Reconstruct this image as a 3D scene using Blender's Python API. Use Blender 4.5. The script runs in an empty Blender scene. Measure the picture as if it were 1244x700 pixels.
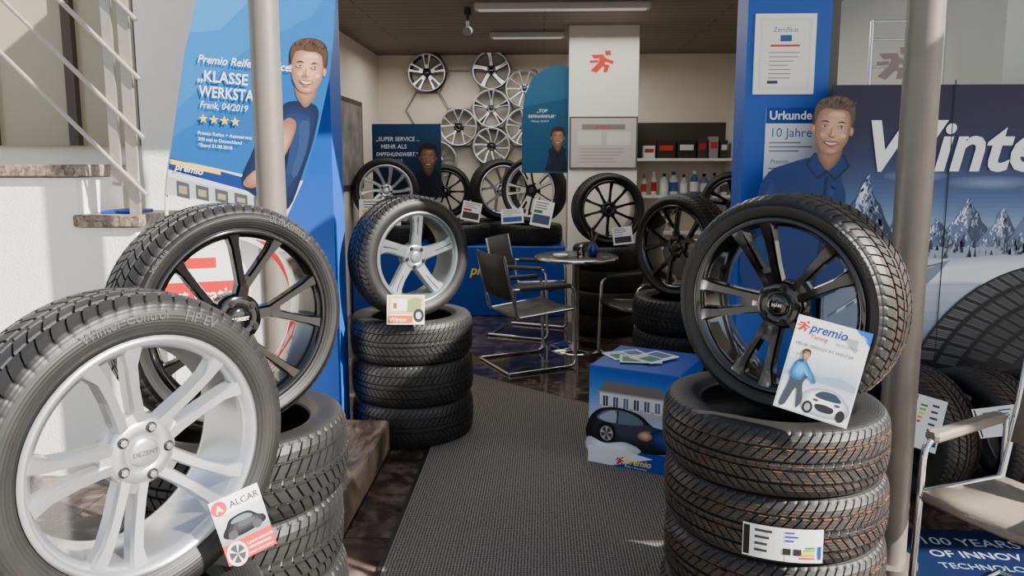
import bpy, math, random
from mathutils import Vector, Matrix, Euler
random.seed(4)
SC=bpy.context.scene
COL=SC.collection
D=math.radians
PI=math.pi

# ------------------------------------------------------------------ materials
def lin(c):
    c=c/255.0
    return c/12.92 if c<=0.04045 else ((c+0.055)/1.055)**2.4
def rgb(r,g,b): return (lin(r),lin(g),lin(b),1)
_M={}
def mat(name,col,rough=.5,metal=0,noise=0.0,nscale=20,bump=0.0,bscale=200,coat=0,emit=0,spec=.5,trans=0):
    if name in _M: return _M[name]
    m=bpy.data.materials.new(name); m.use_nodes=True
    nt=m.node_tree; p=nt.nodes['Principled BSDF']
    c=rgb(*col)
    p.inputs['Base Color'].default_value=c
    p.inputs['Roughness'].default_value=rough
    p.inputs['Metallic'].default_value=metal
    p.inputs['Coat Weight'].default_value=coat
    p.inputs['Coat Roughness'].default_value=.05
    p.inputs['Specular IOR Level'].default_value=spec
    p.inputs['Transmission Weight'].default_value=trans
    if emit:
        p.inputs['Emission Color'].default_value=c
        p.inputs['Emission Strength'].default_value=emit
    tc=nt.nodes.new('ShaderNodeTexCoord')
    if noise:
        n=nt.nodes.new('ShaderNodeTexNoise'); n.inputs['Scale'].default_value=nscale; n.inputs['Detail'].default_value=4
        r=nt.nodes.new('ShaderNodeValToRGB')
        r.color_ramp.elements[0].position=.3; r.color_ramp.elements[1].position=.7
        r.color_ramp.elements[0].color=tuple(c[i]*(1-noise) for i in range(3))+(1,)
        r.color_ramp.elements[1].color=tuple(min(1,c[i]*(1+noise)) for i in range(3))+(1,)
        nt.links.new(tc.outputs['Object'],n.inputs['Vector']); nt.links.new(n.outputs['Fac'],r.inputs['Fac'])
        nt.links.new(r.outputs['Color'],p.inputs['Base Color'])
    if bump:
        n=nt.nodes.new('ShaderNodeTexNoise'); n.inputs['Scale'].default_value=bscale
        b=nt.nodes.new('ShaderNodeBump'); b.inputs['Strength'].default_value=bump; b.inputs['Distance'].default_value=.005
        nt.links.new(tc.outputs['Object'],n.inputs['Vector']); nt.links.new(n.outputs['Fac'],b.inputs['Height'])
        nt.links.new(b.outputs['Normal'],p.inputs['Normal'])
    _M[name]=m
    return m
def ink(col,rough=.5):
    col=tuple(max(0,min(255,int(round(c)))) for c in col)
    return mat('print_%d_%d_%d'%col,col,rough,spec=.3)

def rubber(name,col,rough,fleck=False):
    m=mat(name,col,rough,noise=.3,nscale=9)
    nt=m.node_tree; p=nt.nodes['Principled BSDF']
    tc=nt.nodes.new('ShaderNodeTexCoord'); s=nt.nodes.new('ShaderNodeSeparateXYZ')
    nt.links.new(tc.outputs['Object'],s.inputs[0])
    def M(op,a,b=None):
        n=nt.nodes.new('ShaderNodeMath'); n.operation=op
        for i,v in enumerate((a,b)):
            if v is None: continue
            if isinstance(v,(int,float)): n.inputs[i].default_value=v
            else: nt.links.new(v,n.inputs[i])
        return n.outputs[0]
    ang=M('ARCTAN2',s.outputs[1],s.outputs[0])
    zig=M('MULTIPLY',M('PINGPONG',s.outputs[2],.006),420.0)
    v=M('SINE',M('ADD',M('MULTIPLY',ang,54*5.0),zig))
    v=M('GREATER_THAN',v,-.72)
    rr=M('SQRT',M('ADD',M('MULTIPLY',s.outputs[0],s.outputs[0]),M('MULTIPLY',s.outputs[1],s.outputs[1])))
    msk=M('GREATER_THAN',rr,.314)
    sip=M('MULTIPLY',M('SUBTRACT',v,1),msk)
    rings=M('MULTIPLY',M('SINE',M('MULTIPLY',rr,900.0)),M('SUBTRACT',1,msk))
    h=M('ADD',sip,M('MULTIPLY',rings,.05))
    b=nt.nodes.new('ShaderNodeBump'); b.inputs['Strength'].default_value=1; b.inputs['Distance'].default_value=.004
    nt.links.new(h,b.inputs['Height']); nt.links.new(b.outputs['Normal'],p.inputs['Normal'])
    if fleck:
        n=nt.nodes.new('ShaderNodeTexNoise');n.inputs['Scale'].default_value=45;n.inputs['Detail'].default_value=2
        nt.links.new(tc.outputs['Object'],n.inputs['Vector'])
        ln=M('GREATER_THAN',M('SINE',M('MULTIPLY',s.outputs[2],640.0)),.88)
        f=M('MULTIPLY',M('MULTIPLY',M('MULTIPLY',M('GREATER_THAN',n.outputs['Fac'],.49),ln),M('GREATER_THAN',rr,.3225)),.65)
        mx=nt.nodes.new('ShaderNodeMixRGB');nt.links.new(f,mx.inputs[0])
        old=p.inputs['Base Color'].links[0].from_socket
        nt.links.new(old,mx.inputs[1]);mx.inputs[2].default_value=rgb(140,90,54);nt.links.new(mx.outputs[0],p.inputs['Base Color'])
    return m

RUB=rubber('tyre_rubber',(32,31,31),.5)
RUBF=rubber('tyre_rubber_flecked',(33,32,32),.5,True)
LETTER=mat('raised_rubber_letters',(66,66,67),.55)
SILVER=mat('silver_wheel_paint',(204,206,211),.28,.85,coat=.5)
BLACKP=mat('gloss_black_wheel_paint',(7,7,8),.12,.2,coat=1)
GREYP=mat('gunmetal_wheel_paint',(132,138,142),.32,.65,coat=.5)
MACH=mat('machined_wheel_metal',(228,230,232),.3,.7)
DARK=mat('dark_paint_recess_shade',(12,12,13),.6)
CHROME=mat('chrome_steel',(225,225,225),.12,1)
STEEL=mat('brushed_steel',(180,172,160),.4,.7,noise=.06,nscale=30)
POLE=mat('painted_grey_steel',(122,115,106),.42,.3,noise=.05,nscale=12)
LEATHER=mat('black_leather',(62,60,58),.38,bump=.2,bscale=300)
CANVAS=mat('taupe_leather',(128,119,105),.6,noise=.08,nscale=60,bump=.2,bscale=400)
WHITE=mat('white_laminate',(235,233,228),.45,noise=.02,nscale=5)
BLUEW=mat('blue_wall_paint',(10,78,172),.5,noise=.06,nscale=4,bump=.08,bscale=150)
BLUEB=mat('blue_cardboard',(12,64,160),.4,noise=.04,nscale=8)
GLASS=mat('clear_glass',(240,245,245),.02,trans=1,spec=.5)

# ------------------------------------------------------------------ mesh helpers
class MB:
    def __init__(s): s.v=[];s.f=[];s.m=[];s.sm=[]
    def add(s,v,f,mi=0,M=None,smooth=False):
        o=len(s.v)
        s.v+=[tuple(M@Vector(p)) for p in v] if M is not None else [tuple(p) for p in v]
        s.f+=[tuple(i+o for i in q) for q in f]; s.m+=[mi]*len(f); s.sm+=[smooth]*len(f)
        return s
    def box(s,x0,x1,y0,y1,z0,z1,mi=0,b=0.0,M=None):
        if b<=0:
            v=[(x,y,z) for z in(z0,z1) for y in(y0,y1) for x in(x0,x1)]
            f=[(0,2,3,1),(4,5,7,6),(0,1,5,4),(2,6,7,3),(0,4,6,2),(1,3,7,5)]
        else:
            v=[]
            def R(ins,z):
                o=len(v)
                a,c,e,g=x0+ins,x1-ins,y0+ins,y1-ins
                v.extend([(a+b,e,z),(c-b,e,z),(c,e+b,z),(c,g-b,z),(c-b,g,z),(a+b,g,z),(a,g-b,z),(a,e+b,z)])
                return list(range(o,o+8))
            rs=[R(b*.7,z0),R(0,z0+b),R(0,z1-b),R(b*.7,z1)]
            f=[tuple(reversed(rs[0])),tuple(rs[-1])]
            for A,B in zip(rs,rs[1:]):
                for i in range(8):
                    j=(i+1)%8; f.append((A[i],A[j],B[j],B[i]))
        return s.add(v,f,mi,M)
    def rev(s,prof,n=32,mi=0,M=None,smooth=True,closed=False):
        v=[];f=[]
        k=len(prof)
        for i in range(n):
            a=2*PI*i/n
            for r,z in prof: v.append((r*math.cos(a),r*math.sin(a),z))
        for i in range(n):
            j=(i+1)%n
            for q in range(k if closed else k-1):
                w=(q+1)%k
                f.append((i*k+q,j*k+q,j*k+w,i*k+w))
        return s.add(v,f,mi,M,smooth)
    def cyl(s,p0,p1,r,n=16,mi=0,r1=None,smooth=True):
        p0=Vector(p0);p1=Vector(p1);d=p1-p0
        M=Matrix.Translation(p0)@d.to_track_quat('Z','Y').to_matrix().to_4x4()
        L=d.length; r1=r if r1 is None else r1
        v=[(r*math.cos(2*PI*i/n),r*math.sin(2*PI*i/n),0) for i in range(n)]+[(r1*math.cos(2*PI*i/n),r1*math.sin(2*PI*i/n),L) for i in range(n)]
        f=[(i,(i+1)%n,n+(i+1)%n,n+i) for i in range(n)]
        s.add(v,f,mi,M,smooth)
        s.add(v,[tuple(reversed(range(n))),tuple(range(n,2*n))],mi,M)
        return s
    def tube(s,pts,r,n=10,mi=0,rad=.04,cyc=False):
        P=fillet([Vector(p) for p in pts],rad,cyc)
        v=[];f=[]
        N=len(P); up=None
        for i,p in enumerate(P):
            a=P[(i-1)%N] if (cyc or i>0) else p
            b=P[(i+1)%N] if (cyc or i<N-1) else p
            t=(b-a).normalized()
            if up is None:
                up=t.orthogonal().normalized()
            up=(up-t*up.dot(t)).normalized(); w=t.cross(up)
            for k in range(n):
                an=2*PI*k/n
                v.append(p+(up*math.cos(an)+w*math.sin(an))*r)
        for i in range(N if cyc else N-1):
            for k in range(n):
                f.append((i*n+k,i*n+(k+1)%n,((i+1)%N)*n+(k+1)%n,((i+1)%N)*n+k))
        s.add(v,f,mi,None,True)
        if not cyc: s.add(v,[tuple(reversed(range(n))),tuple(range((N-1)*n,N*n))],mi)
        return s
    def loft(s,path,mi=0,mi2=None):
        v=[];f=[];N=len(path)
        for i,(x,y,z,w,t) in enumerate(path):
            a=path[max(i-1,0)];b=path[min(i+1,N-1)]
            d=Vector((b[0]-a[0],b[1]-a[1]));d.normalize();q=Vector((-d.y,d.x))
            for o,zz in((-w*1.15,z-t),(-w,z-t*.3),(-w*.72,z),(w*.72,z),(w,z-t*.3),(w*1.15,z-t)):
                v.append((x+q.x*o,y+q.y*o,zz))
        for i in range(N-1):
            for k in range(6):
                f.append((i*6+k,i*6+(k+1)%6,(i+1)*6+(k+1)%6,(i+1)*6+k))
        base=len(s.f)
        s.add(v,f,mi)
        if mi2 is not None:
            for i in range(N-1): s.m[base+i*6+2]=mi2
        s.add(v,[tuple(range(6)),tuple(range((N-1)*6,N*6))],mi)
        return s
    def mesh(s,name,mats):
        me=bpy.data.meshes.new(name); me.from_pydata(s.v,[],s.f)
        for m in mats: me.materials.append(m)
        me.polygons.foreach_set('material_index',s.m)
        me.polygons.foreach_set('use_smooth',s.sm)
        me.update(); return me
    def obj(s,name,mats,loc=(0,0,0),rot=(0,0,0),scale=(1,1,1),parent=None):
        return ob(name,s.mesh(name,mats if isinstance(mats,(list,tuple)) else [mats]),loc,rot,scale,parent)
def fillet(P,rad,cyc=False,k=5):
    if rad<=0 or len(P)<3: return P
    out=[];N=len(P)
    for i,p in enumerate(P):
        if not cyc and i in(0,N-1): out.append(p);continue
        a=P[(i-1)%N];b=P[(i+1)%N]
        r=min(rad,(a-p).length*.48,(b-p).length*.48)
        s=p+(a-p).normalized()*r;e=p+(b-p).normalized()*r
        for j in range(k+1):
            t=j/k; out.append(s*(1-t)**2+p*2*t*(1-t)+e*t*t)
    return out
def ob(name,data,loc=(0,0,0),rot=(0,0,0),scale=(1,1,1),parent=None):
    o=bpy.data.objects.new(name,data); COL.objects.link(o)
    o.location=loc;o.rotation_euler=rot;o.scale=scale
    if parent: o.parent=parent
    return o
def top(o,label,cat,group=None):
    o['label']=label;o['category']=cat
    if group:o['group']=group
    return o
def struct(o,label='',cat=''):
    o['kind']='structure'
    if label:o['label']=label
    if cat:o['category']=cat
    return o
def sbox(name,x0,x1,y0,y1,z0,z1,m,label,cat):
    o=MB().box(x0,x1,y0,y1,z0,z1).obj(name,m); return struct(o,label,cat)

def text_geo(body,size,bold=0,shear=0,align='LEFT'):
    c=bpy.data.curves.new('t','FONT'); c.body=body;c.size=size;c.align_x=align;c.shear=shear;c.offset=bold*size
    c.resolution_u=3; c.dimensions='2D'; c.fill_mode='BOTH'
    o=bpy.data.objects.new('t',c);COL.objects.link(o)
    bpy.context.view_layer.update()
    dg=bpy.context.evaluated_depsgraph_get()
    me=bpy.data.meshes.new_from_object(o.evaluated_get(dg))
    v=[tuple(x.co) for x in me.vertices];f=[tuple(p.vertices) for p in me.polygons]
    bpy.data.objects.remove(o);bpy.data.curves.remove(c);bpy.data.meshes.remove(me)
    return v,f
def lerp(a,b,t): return tuple(a[i]*(1-t)+b[i]*t for i in range(len(a)))
def q3(c): return tuple(int(round(x/3)*3) for x in c)

# ------------------------------------------------------------------ printed flat artwork
class Art:
    def __init__(s,step=None): s.b=MB();s.cols=[];s.mats=[];s.l=0;s.step=.00006;s.T=Matrix.Identity(4)
    def mi(s,c):
        m=c if isinstance(c,bpy.types.Material) else ink(c)
        if m not in s.mats:s.mats.append(m)
        return s.mats.index(m)
    def raw(s,v,f,c):
        s.l+=1; z=s.l*s.step
        s.b.add([(s.T@Vector((p[0],p[1],0)))[:2]+(z,) for p in v],f,s.mi(c)); return s
    def poly(s,pts,c):
        area=sum(pts[i][0]*pts[(i+1)%len(pts)][1]-pts[(i+1)%len(pts)][0]*pts[i][1] for i in range(len(pts)))
        if area<0: pts=pts[::-1]
        return s.raw(pts,[tuple(range(len(pts)))],c)
    def rect(s,x0,y0,x1,y1,c): return s.poly([(x0,y0),(x1,y0),(x1,y1),(x0,y1)],c)
    def ell(s,x,y,a,b,c,n=24): return s.poly([(x+a*math.cos(2*PI*i/n),y+b*math.sin(2*PI*i/n)) for i in range(n)],c)
    def smooth(s,pts,k=5):
        out=[];N=len(pts)
        for i in range(N):
            p0,p1,p2,p3=[Vector(pts[(i+j)%N]) for j in(-1,0,1,2)]
            for q in range(k):
                t=q/k
                out.append(tuple(.5*((2*p1)+(p2-p0)*t+(2*p0-5*p1+4*p2-p3)*t*t+(3*p1-p0-3*p2+p3)*t**3)))
        return out
    def blob(s,pts,c,k=5): return s.poly(s.smooth(pts,k),c)
    def nest(s,pts,c1,c2,n,focus,shrink=.8,k=4):
        P=s.smooth(pts,k)
        for i in range(n):
            t=i/max(1,n-1);u=1-shrink*t
            s.poly([(focus[0]+(x-focus[0])*u,focus[1]+(y-focus[1])*u) for x,y in P],q3(lerp(c1,c2,t)))
        return s
    def soft(s,x,y,a,b,c1,c2,n=4):
        for i in range(n):
            t=i/(n-1);s.ell(x,y,a*(1-.7*t),b*(1-.7*t),q3(lerp(c1,c2,t)),16)
    def grad(s,x0,y0,x1,y1,cols,n=14):
        s.l+=1
        for i in range(n):
            t=(i+.5)/n*(len(cols)-1);k=min(int(t),len(cols)-2);u=t-k
            c=q3(lerp(cols[k],cols[k+1],u))
            a=y0+(y1-y0)*i/n;b=y0+(y1-y0)*(i+1)/n
            s.l-=1; s.poly([(x0,a),(x1,a),(x1,b),(x0,b)],c)
        return s
    def text(s,t,x,y,size,c,bold=0,shear=0,align='LEFT',sx=1,rot=0):
        v,f=text_geo(t,size,bold,shear,align)
        M=Matrix.Translation((x,y,0))@Matrix.Rotation(rot,4,'Z')@Matrix.Diagonal((sx,1,1,1))
        return s.raw([tuple(M@Vector(p)) for p in v],f,c)
    def lines(s,x,y,w,n,dy,c,h=None):
        h=h or dy*.35
        for i in range(n):
            ww=w*random.uniform(.6,1); s.l-=1 if i else 0
            s.rect(x,y-i*dy-h,x+ww,y-i*dy,c)
        return s
    def board(s,x0,y0,x1,y1,th,c):
        s.b.box(x0,x1,y0,y1,-th,0,s.mi(c)); return s
    def done(s,name,loc,alpha=0,lean=0,roll=0,parent=None):
        R=Matrix.Rotation(D(alpha),4,'Z')@Matrix.Rotation(D(90-lean),4,'X')@Matrix.Rotation(D(roll),4,'Z')
        xs=[p[0] for p in s.b.v];ys=[p[1] for p in s.b.v]
        c=Vector(((min(xs)+max(xs))/2,(min(ys)+max(ys))/2,0))
        s.b.v=[(p[0]-c.x,p[1]-c.y,p[2]) for p in s.b.v]
        o=s.b.obj(name,s.mats); 
        M=Matrix.Translation(loc)@R@Matrix.Translation(c)
        o.location=M.to_translation();o.rotation_euler=M.to_euler()
        if parent:o.parent=parent
        return o

def man(A,cx,cy,h,shirt=(28,48,92),hair=(92,72,60),skin=(214,160,132),rot=0,body=True,wide=1.0,bottom=-1.6,off=0.0):
    old=A.T
    A.T=old@Matrix.Translation((cx,cy,0))@Matrix.Rotation(rot,4,'Z')@Matrix.Scale(h,4)
    sh=lambda k:q3(tuple(min(255,x*k) for x in skin))
    lt=q3(lerp(skin,(255,232,212),.28))
    dk=q3(tuple(x*.65 for x in shirt)); lh=q3(lerp(shirt,(120,150,210),.16))
    if body:
        o=off
        A.blob([(-.24,-.05),(-.55+o*.5,-.22),(-.95*wide+o,-.42),(-1.18*wide+o,-.95),(-1.25*wide+o,bottom),(1.15*wide+o,bottom),(1.1*wide+o,-.9),(.9*wide+o,-.42),(.5+o*.4,-.2),(.24,-.05)],shirt)
        A.nest([(-.8*wide+o,-.5),(-.98*wide+o,-.75),(-1.02*wide+o,-1.15),(-.8*wide+o,-1.1),(-.7*wide+o,-.75)],shirt,lh,5,(-.88*wide+o,-.8),.6)
        A.nest([(.35+o*.5,-.3),(.75*wide+o,-.5),(.85*wide+o,-.9),(.6*wide+o,-.8),(.4+o*.5,-.6)],shirt,lh,5,(.65*wide+o,-.6),.6)
        A.blob([(-.58*wide+o,-.8),(-.72*wide+o,-1.2),(-.6*wide+o,bottom),(-.53*wide+o,bottom),(-.55*wide+o,-1.2)],dk)
        A.blob([(.62*wide+o,-.75),(.7*wide+o,-1.15),(.6*wide+o,bottom),(.54*wide+o,bottom),(.58*wide+o,-1.1)],dk)
        A.poly([(-.28,.02),(-.42,-.2),(-.15,-.48),(.01,-.34),(.17,-.48),(.42,-.18),(.28,.02)],dk)
        A.poly([(-.25,.0),(-.38,-.2),(-.17,-.42),(-.02,-.28),(.17,-.42),(.38,-.17),(.25,.0)],shirt)
        A.poly([(-.015,-.4),(.045,-.4),(.035,-.85),(-.005,-.85)],dk)
    A.nest([(-.2,.25),(-.21,-.03),(-.1,-.2),(.01,-.29),(.12,-.2),(.215,-.03),(.2,.25)],sh(.55),sh(.74),4,(.03,-.02),.5)
    A.blob([(-.37,.5),(-.39,.78),(-.32,.98),(-.10,1.09),(.14,1.10),(.33,1.0),(.395,.78),(.37,.5),(.2,.4),(-.2,.4)],q3(tuple(x*.72 for x in hair)))
    for sx in(-1,1):
        A.ell(sx*.355,.46,.04,.085,sh(.74),12);A.ell(sx*.352,.47,.022,.055,sh(.9),10)
    A.nest([(-.31,.78),(-.335,.55),(-.30,.27),(-.19,.08),(-.07,.0),(.07,.0),(.19,.08),(.30,.27),(.335,.55),(.31,.78),(.16,.93),(-.16,.93)],sh(.62),sh(1.0),12,(.10,.52),.58)
    A.soft(.05,.75,.16,.065,sh(.98),lt,5); A.soft(-.15,.37,.07,.05,sh(.93),sh(1.0),5); A.soft(.2,.37,.07,.05,sh(.98),lt,5)
    A.nest([(-.29,.27),(-.18,.075),(-.06,.005),(.06,.005),(.18,.075),(.29,.27),(.19,.20),(.11,.26),(-.11,.26),(-.19,.20)],sh(.68),sh(.82),4,(.04,.13),.45)
    A.soft(.02,.08,.10,.045,sh(.84),sh(.96),5)
    A.blob([(-.345,.58),(-.375,.8),(-.29,.99),(-.06,1.08),(.15,1.08),(.31,.98),(.375,.8),(.35,.58),(.315,.70),(.285,.80),(.16,.855),(0,.85),(-.16,.865),(-.27,.80),(-.305,.70)],hair)
    R=random.Random(7)
    A.l+=1;L0=A.l
    for i in range(80):
        x=R.uniform(-.31,.31);y=.865+R.uniform(0,.19)*(1-abs(x)*1.6)
        A.l=L0+i%2
        k=R.choice([.65,.8,1.15,1.35])
        A.poly([(x,y),(x+.012,y),(x+.04+x*.1,y+.06),(x+.03+x*.1,y+.065)],q3(tuple(min(255,c*k) for c in hair)))
    A.l=L0+3
    for sx in(-1,1):
        A.blob([(sx*.065,.60),(sx*.15,.637),(sx*.25,.60),(sx*.16,.612)],q3(tuple(x*.75 for x in hair)),4)
        A.soft(sx*.155,.535,.082,.036,sh(.86),sh(.72),5)
        A.blob([(sx*.095,.520),(sx*.155,.543),(sx*.215,.520),(sx*.155,.503)],(212,202,194),4)
        A.ell(sx*.155,.524,.022,.020,(64,50,44),12);A.ell(sx*.155,.524,.011,.011,(24,18,18),8);A.ell(sx*.162,.531,.005,.005,(245,245,245),6)
        A.poly([(sx*.088,.524),(sx*.155,.556),(sx*.222,.524),(sx*.155,.543)],(76,52,42))
        A.poly([(sx*.11,.49),(sx*.16,.476),(sx*.20,.49),(sx*.16,.484)],sh(.7))
        A.poly([(sx*.085,.335),(sx*.15,.27),(sx*.168,.21),(sx*.158,.268)],sh(.66))
    A.soft(.01,.43,.028,.09,sh(.95),lt,4)
    A.blob([(-.03,.52),(-.05,.40),(-.075,.355),(-.045,.335),(-.03,.42)],sh(.76),3)
    A.blob([(-.065,.35),(-.035,.325),(.035,.325),(.065,.35),(0,.338)],sh(.58),3);A.soft(.01,.375,.03,.028,sh(.98),lt,4)
    A.blob([(-.14,.245),(-.07,.18),(0,.162),(.07,.18),(.14,.245),(.06,.238),(0,.23),(-.06,.238)],(150,82,74),4)
    A.blob([(-.112,.233),(-.055,.20),(0,.19),(.055,.20),(.112,.233),(0,.224)],(236,230,222),4)
    A.soft(0,.148,.06,.012,sh(.76),sh(.68),3)
    A.T=old

def runner(A,x,y,s,c=(215,40,35)):
    A.poly([(x+a*s,y+b*s) for a,b in[(.12,.5),(.38,.5),(.42,.28),(.16,.26)]],c)
    for pts in ([(-.55,.30),(.04,.32),(.14,.14),(-.40,.12)],[(-.12,.18),(.22,.16),(.10,-.16),(-.20,-.10)],
                [(.10,.16),(.55,.0),(.50,-.14),(.06,.0)],[(-.16,-.04),(.12,-.14),(-.28,-.55),(-.56,-.44)],
                [(0,-.12),(.34,-.18),(.24,-.52),(.06,-.52),(.10,-.28),(-.1,-.2)],[(-.6,.04),(-.2,.06),(-.2,-.06),(-.6,-.08)]):
        A.poly([(x+a*s,y+b*s) for a,b in pts],c)

# ------------------------------------------------------------------ tyres
def tyre_mesh(name,R,Rr,W,npitch=60,shear=1.7,depth=.009,style=0):
    fr=[0,.04,.16,.20,.5,.54,.66,.70]
    half=[(0,0,'c'),(.08,0,'c'),(.10,1,'g'),(.16,1,'g'),(.18,0,'m'),(.36,0,'m'),(.54,0,'m'),(.56,1,'g'),(.62,1,'g'),(.64,0,'s'),(.82,0,'s'),(1.0,0,'s')]
    mid=(R+Rr)/2
    side=[(.945,R-.021,0),(.985,R-.036,0),(1.0,mid+.006,0),(.985,Rr+.034,0),(.955,Rr+.021,0),(.935,Rr+.019,0),(.87,Rr+.005,0),(.8,Rr-.002,0),(.72,Rr-.002,0),
          (.70,Rr+.012,0),(.86,mid,0),(.74,R-.034,0)]
    L=[]
    for s,g,row in half: L.append((s*.86*W,R-.010*s**3-(.004 if s==1 else 0),row,g,s))
    for z,r,row in side: L.append((z*W,r,row,0,1.0))
    L.append((0,R-.028,0,0,0.0))
    neg=[(-z,r,row,g,s) for z,r,row,g,s in L[1:-1]][::-1]
    L=L+neg
    n=npitch*8;k=len(L);v=[];f=[]
    for i in range(n):
        p=i//8;q=i%8
        for z,r,row,g,s in L:
            th=2*PI/npitch*(p+fr[q]+shear*s)
            rr=r
            if g: rr=r-depth
            elif row in('m',) and q in(1,2): rr=r-depth*.95
            elif row=='s' and q in(5,6): rr=r-depth*(.9 if s<1 else .5)
            elif row=='c' and q in(1,2) and style==0 and s>0.01: rr=r-depth*.6
            v.append((rr*math.cos(th),rr*math.sin(th),z))
    for i in range(n):
        j=(i+1)%n
        for q in range(k):
            w=(q+1)%k
            f.append((i*k+q,j*k+q,j*k+w,i*k+w))
    me=bpy.data.meshes.new(name);me.from_pydata(v,[],f);me.materials.append(RUB)
    nh=len(half)
    sm=[]
    for i in range(n):
        for q in range(k):
            sm.append(nh-1<=q<k-nh)
    me.polygons.foreach_set('use_smooth',sm);me.update()
    return me
TY_STK=tyre_mesh('winter_tyre_mesh',.33,.215,.11)
TY_STK2=tyre_mesh('winter_tyre_mesh_fine',.33,.215,.11,npitch=72,shear=2.6,depth=.008)
TY_STK3=TY_STK2.copy();TY_STK3.materials[0]=RUBF
TY_HI=tyre_mesh('wheel_tyre_mesh_tall',.33,.240,.108,npitch=66)
TY_LO=tyre_mesh('wheel_tyre_mesh_low',.33,.257,.108,npitch=70,shear=1.5)
TY_LOF=TY_LO.copy();TY_LOF.materials[0]=RUBF

def letter_mesh(t,size,cdeg,W,r0):
    b=MB()
    v,f=text_geo(t,size,.015,0,'CENTER')
    b.add([((r0+y-size*.35)*math.cos(D(cdeg)-x/r0),(r0+y-size*.35)*math.sin(D(cdeg)-x/r0),W+.0008) for x,y,z in v],f)
    return b.mesh('sidewall_lettering',[LETTER])

# ------------------------------------------------------------------ rims
ZO=.012
def rim_mesh(name,Rr,design,paint,face=None,lip=None):
    b=MB()
    mats=[paint,DARK,face or paint,lip or paint]
    b.rev([(Rr+.006,.098),(Rr+.001,.104),(Rr-.007,.103),(Rr-.012,.094),(Rr-.02,.088),(Rr-.022,.07)],72,3)
    b.rev([(Rr-.022,.07),(Rr-.026,.03),(Rr-.03,-.05),(Rr-.012,-.085),(Rr,-.095),(Rr+.004,-.09)],72,0)
    def P(r,a,z,w,t): return (r*math.cos(D(a)),r*math.sin(D(a)),z,w,t)
    E=Rr-.014
    for k in range(5):
        a=90+72*k
        def XY(X,Y): return (X*math.cos(D(a))-Y*math.sin(D(a)),X*math.sin(D(a))+Y*math.cos(D(a)))
        if design=='twin':
            b.loft([P(.03,a,.060,.036,.03),P(.065,a,.064,.030,.03),P(.085,a,.060,.022,.02)],0)
            for s in(-1,1):
                b.loft([P(.05,a+s*22,.062,.0135,.03),P(.09,a+s*13,.069,.0125,.035),P(.14,a+s*9.8,.079,.012,.034),P(.19,a+s*9.4,.088,.0135,.03),P(E,a+s*11,.095,.0195,.024)],0,2)
        elif design=='wye':
            b.loft([P(.03,a,.06,.028,.03),P(.07,a,.066,.019,.03),P(.11,a,.072,.018,.03),P(.125,a,.074,.019,.03)],0,2)
            for s in(-1,1):
                x0,y0,x1,y1=.098,.006*s,E-.004,.068*s
                pts=[]
                for t,w,z in((0,.012,.071),(.4,.0115,.08),(.75,.0125,.089),(1,.019,.096)):
                    q=XY(x0+(x1-x0)*t,y0+(y1-y0)*t);pts.append((q[0],q[1],z,w,.028))
                b.loft(pts,0,2)
        elif design=='star':
            b.loft([P(.03,a,.06,.038,.03),P(.08,a+1,.067,.031,.03),P(.14,a+3,.075,.029,.028),P(.19,a+5,.083,.032,.026),P(E,a+7,.093,.042,.022)],0,2)
            b.loft([P(.12,a+2.5,.0735,.003,.006),P(.17,a+4.5,.081,.003,.006),P(E-.01,a+6.5,.0925,.003,.006)],1)
        elif design=='split':
            b.loft([P(.03,a,.062,.036,.03),P(.08,a,.067,.027,.03),P(.10,a,.07,.024,.03),P(.115,a,.071,.018,.02)],0,2)
            for s in(-1,1):
                x0,y0,x1,y1=.055,.014*s,E,.048*s
                pts=[]
                for t,w,z in((0,.014,.064),(.35,.0125,.075),(.7,.0145,.086),(1,.024,.096)):
                    q=XY(x0+(x1-x0)*t,y0+(y1-y0)*t);pts.append((q[0],q[1],z,w,.03))
                b.loft(pts,0,2)
        elif design=='multi':
            for s in(-1,1):
                b.loft([P(.04,a+s*18,.06,.016,.03),P(.1,a+s*18,.068,.012,.028),P(.17,a+s*17,.08,.0105,.025),P(E,a+s*18,.093,.015,.02)],0,2)
        elif design=='turbine':
            for s in(0,1):
                b.loft([P(.04,a+s*36,.06,.018,.03),P(.1,a+s*36+4,.068,.014,.028),P(.17,a+s*36+9,.08,.014,.025),P(E,a+s*36+13,.093,.021,.02)],0,2)
        elif design=='wide':
            b.loft([P(.03,a,.06,.03,.03),P(.1,a,.068,.026,.028),P(.17,a,.08,.034,.025),P(E,a,.093,.055,.02)],0,2)
            b.loft([P(.12,a,.0745,.006,.006),P(.18,a,.0835,.014,.006),P(E,a,.0945,.026,.006)],1)
    b.rev([(0,.046+ZO),(.03,.046+ZO),(.034,.055+ZO),(.064,.053+ZO),(.072,.044+ZO),(.076,.015),(0,.015)],40,0)
    for k in range(5):
        a=90+36+72*k
        x,y=.052*math.cos(D(a)),.052*math.sin(D(a))
        b.cyl((x,y,.04),(x,y,.0555+ZO),.0115,14,1)  # raised dark discs stand in for the shade inside lug holes
    return b.mesh(name,mats)
CAPS={}
def cap_mesh(kind):
    if kind in CAPS:return CAPS[kind]
    b=MB()
    base,tc,t=kind
    b.rev([(0,.0615+ZO),(.022,.061+ZO),(.032,.058+ZO),(.036,.05+ZO)],28,0)
    if t:
        v,f=text_geo(t,.014,.01,0,'CENTER'); b.add([(x,y-.004,.0622+ZO) for x,y,z in v],f,1)
    CAPS[kind]=b.mesh('hub_cap',[base,tc]);return CAPS[kind]
bm_=MB().cyl((0,0,0),(0,0,.006),.0075,6,0,smooth=False); bm_.cyl((0,0,.006),(0,0,.0075),.004,6,0)
BOLT=bm_.mesh('lug_bolt',[CHROME]); 
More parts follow.
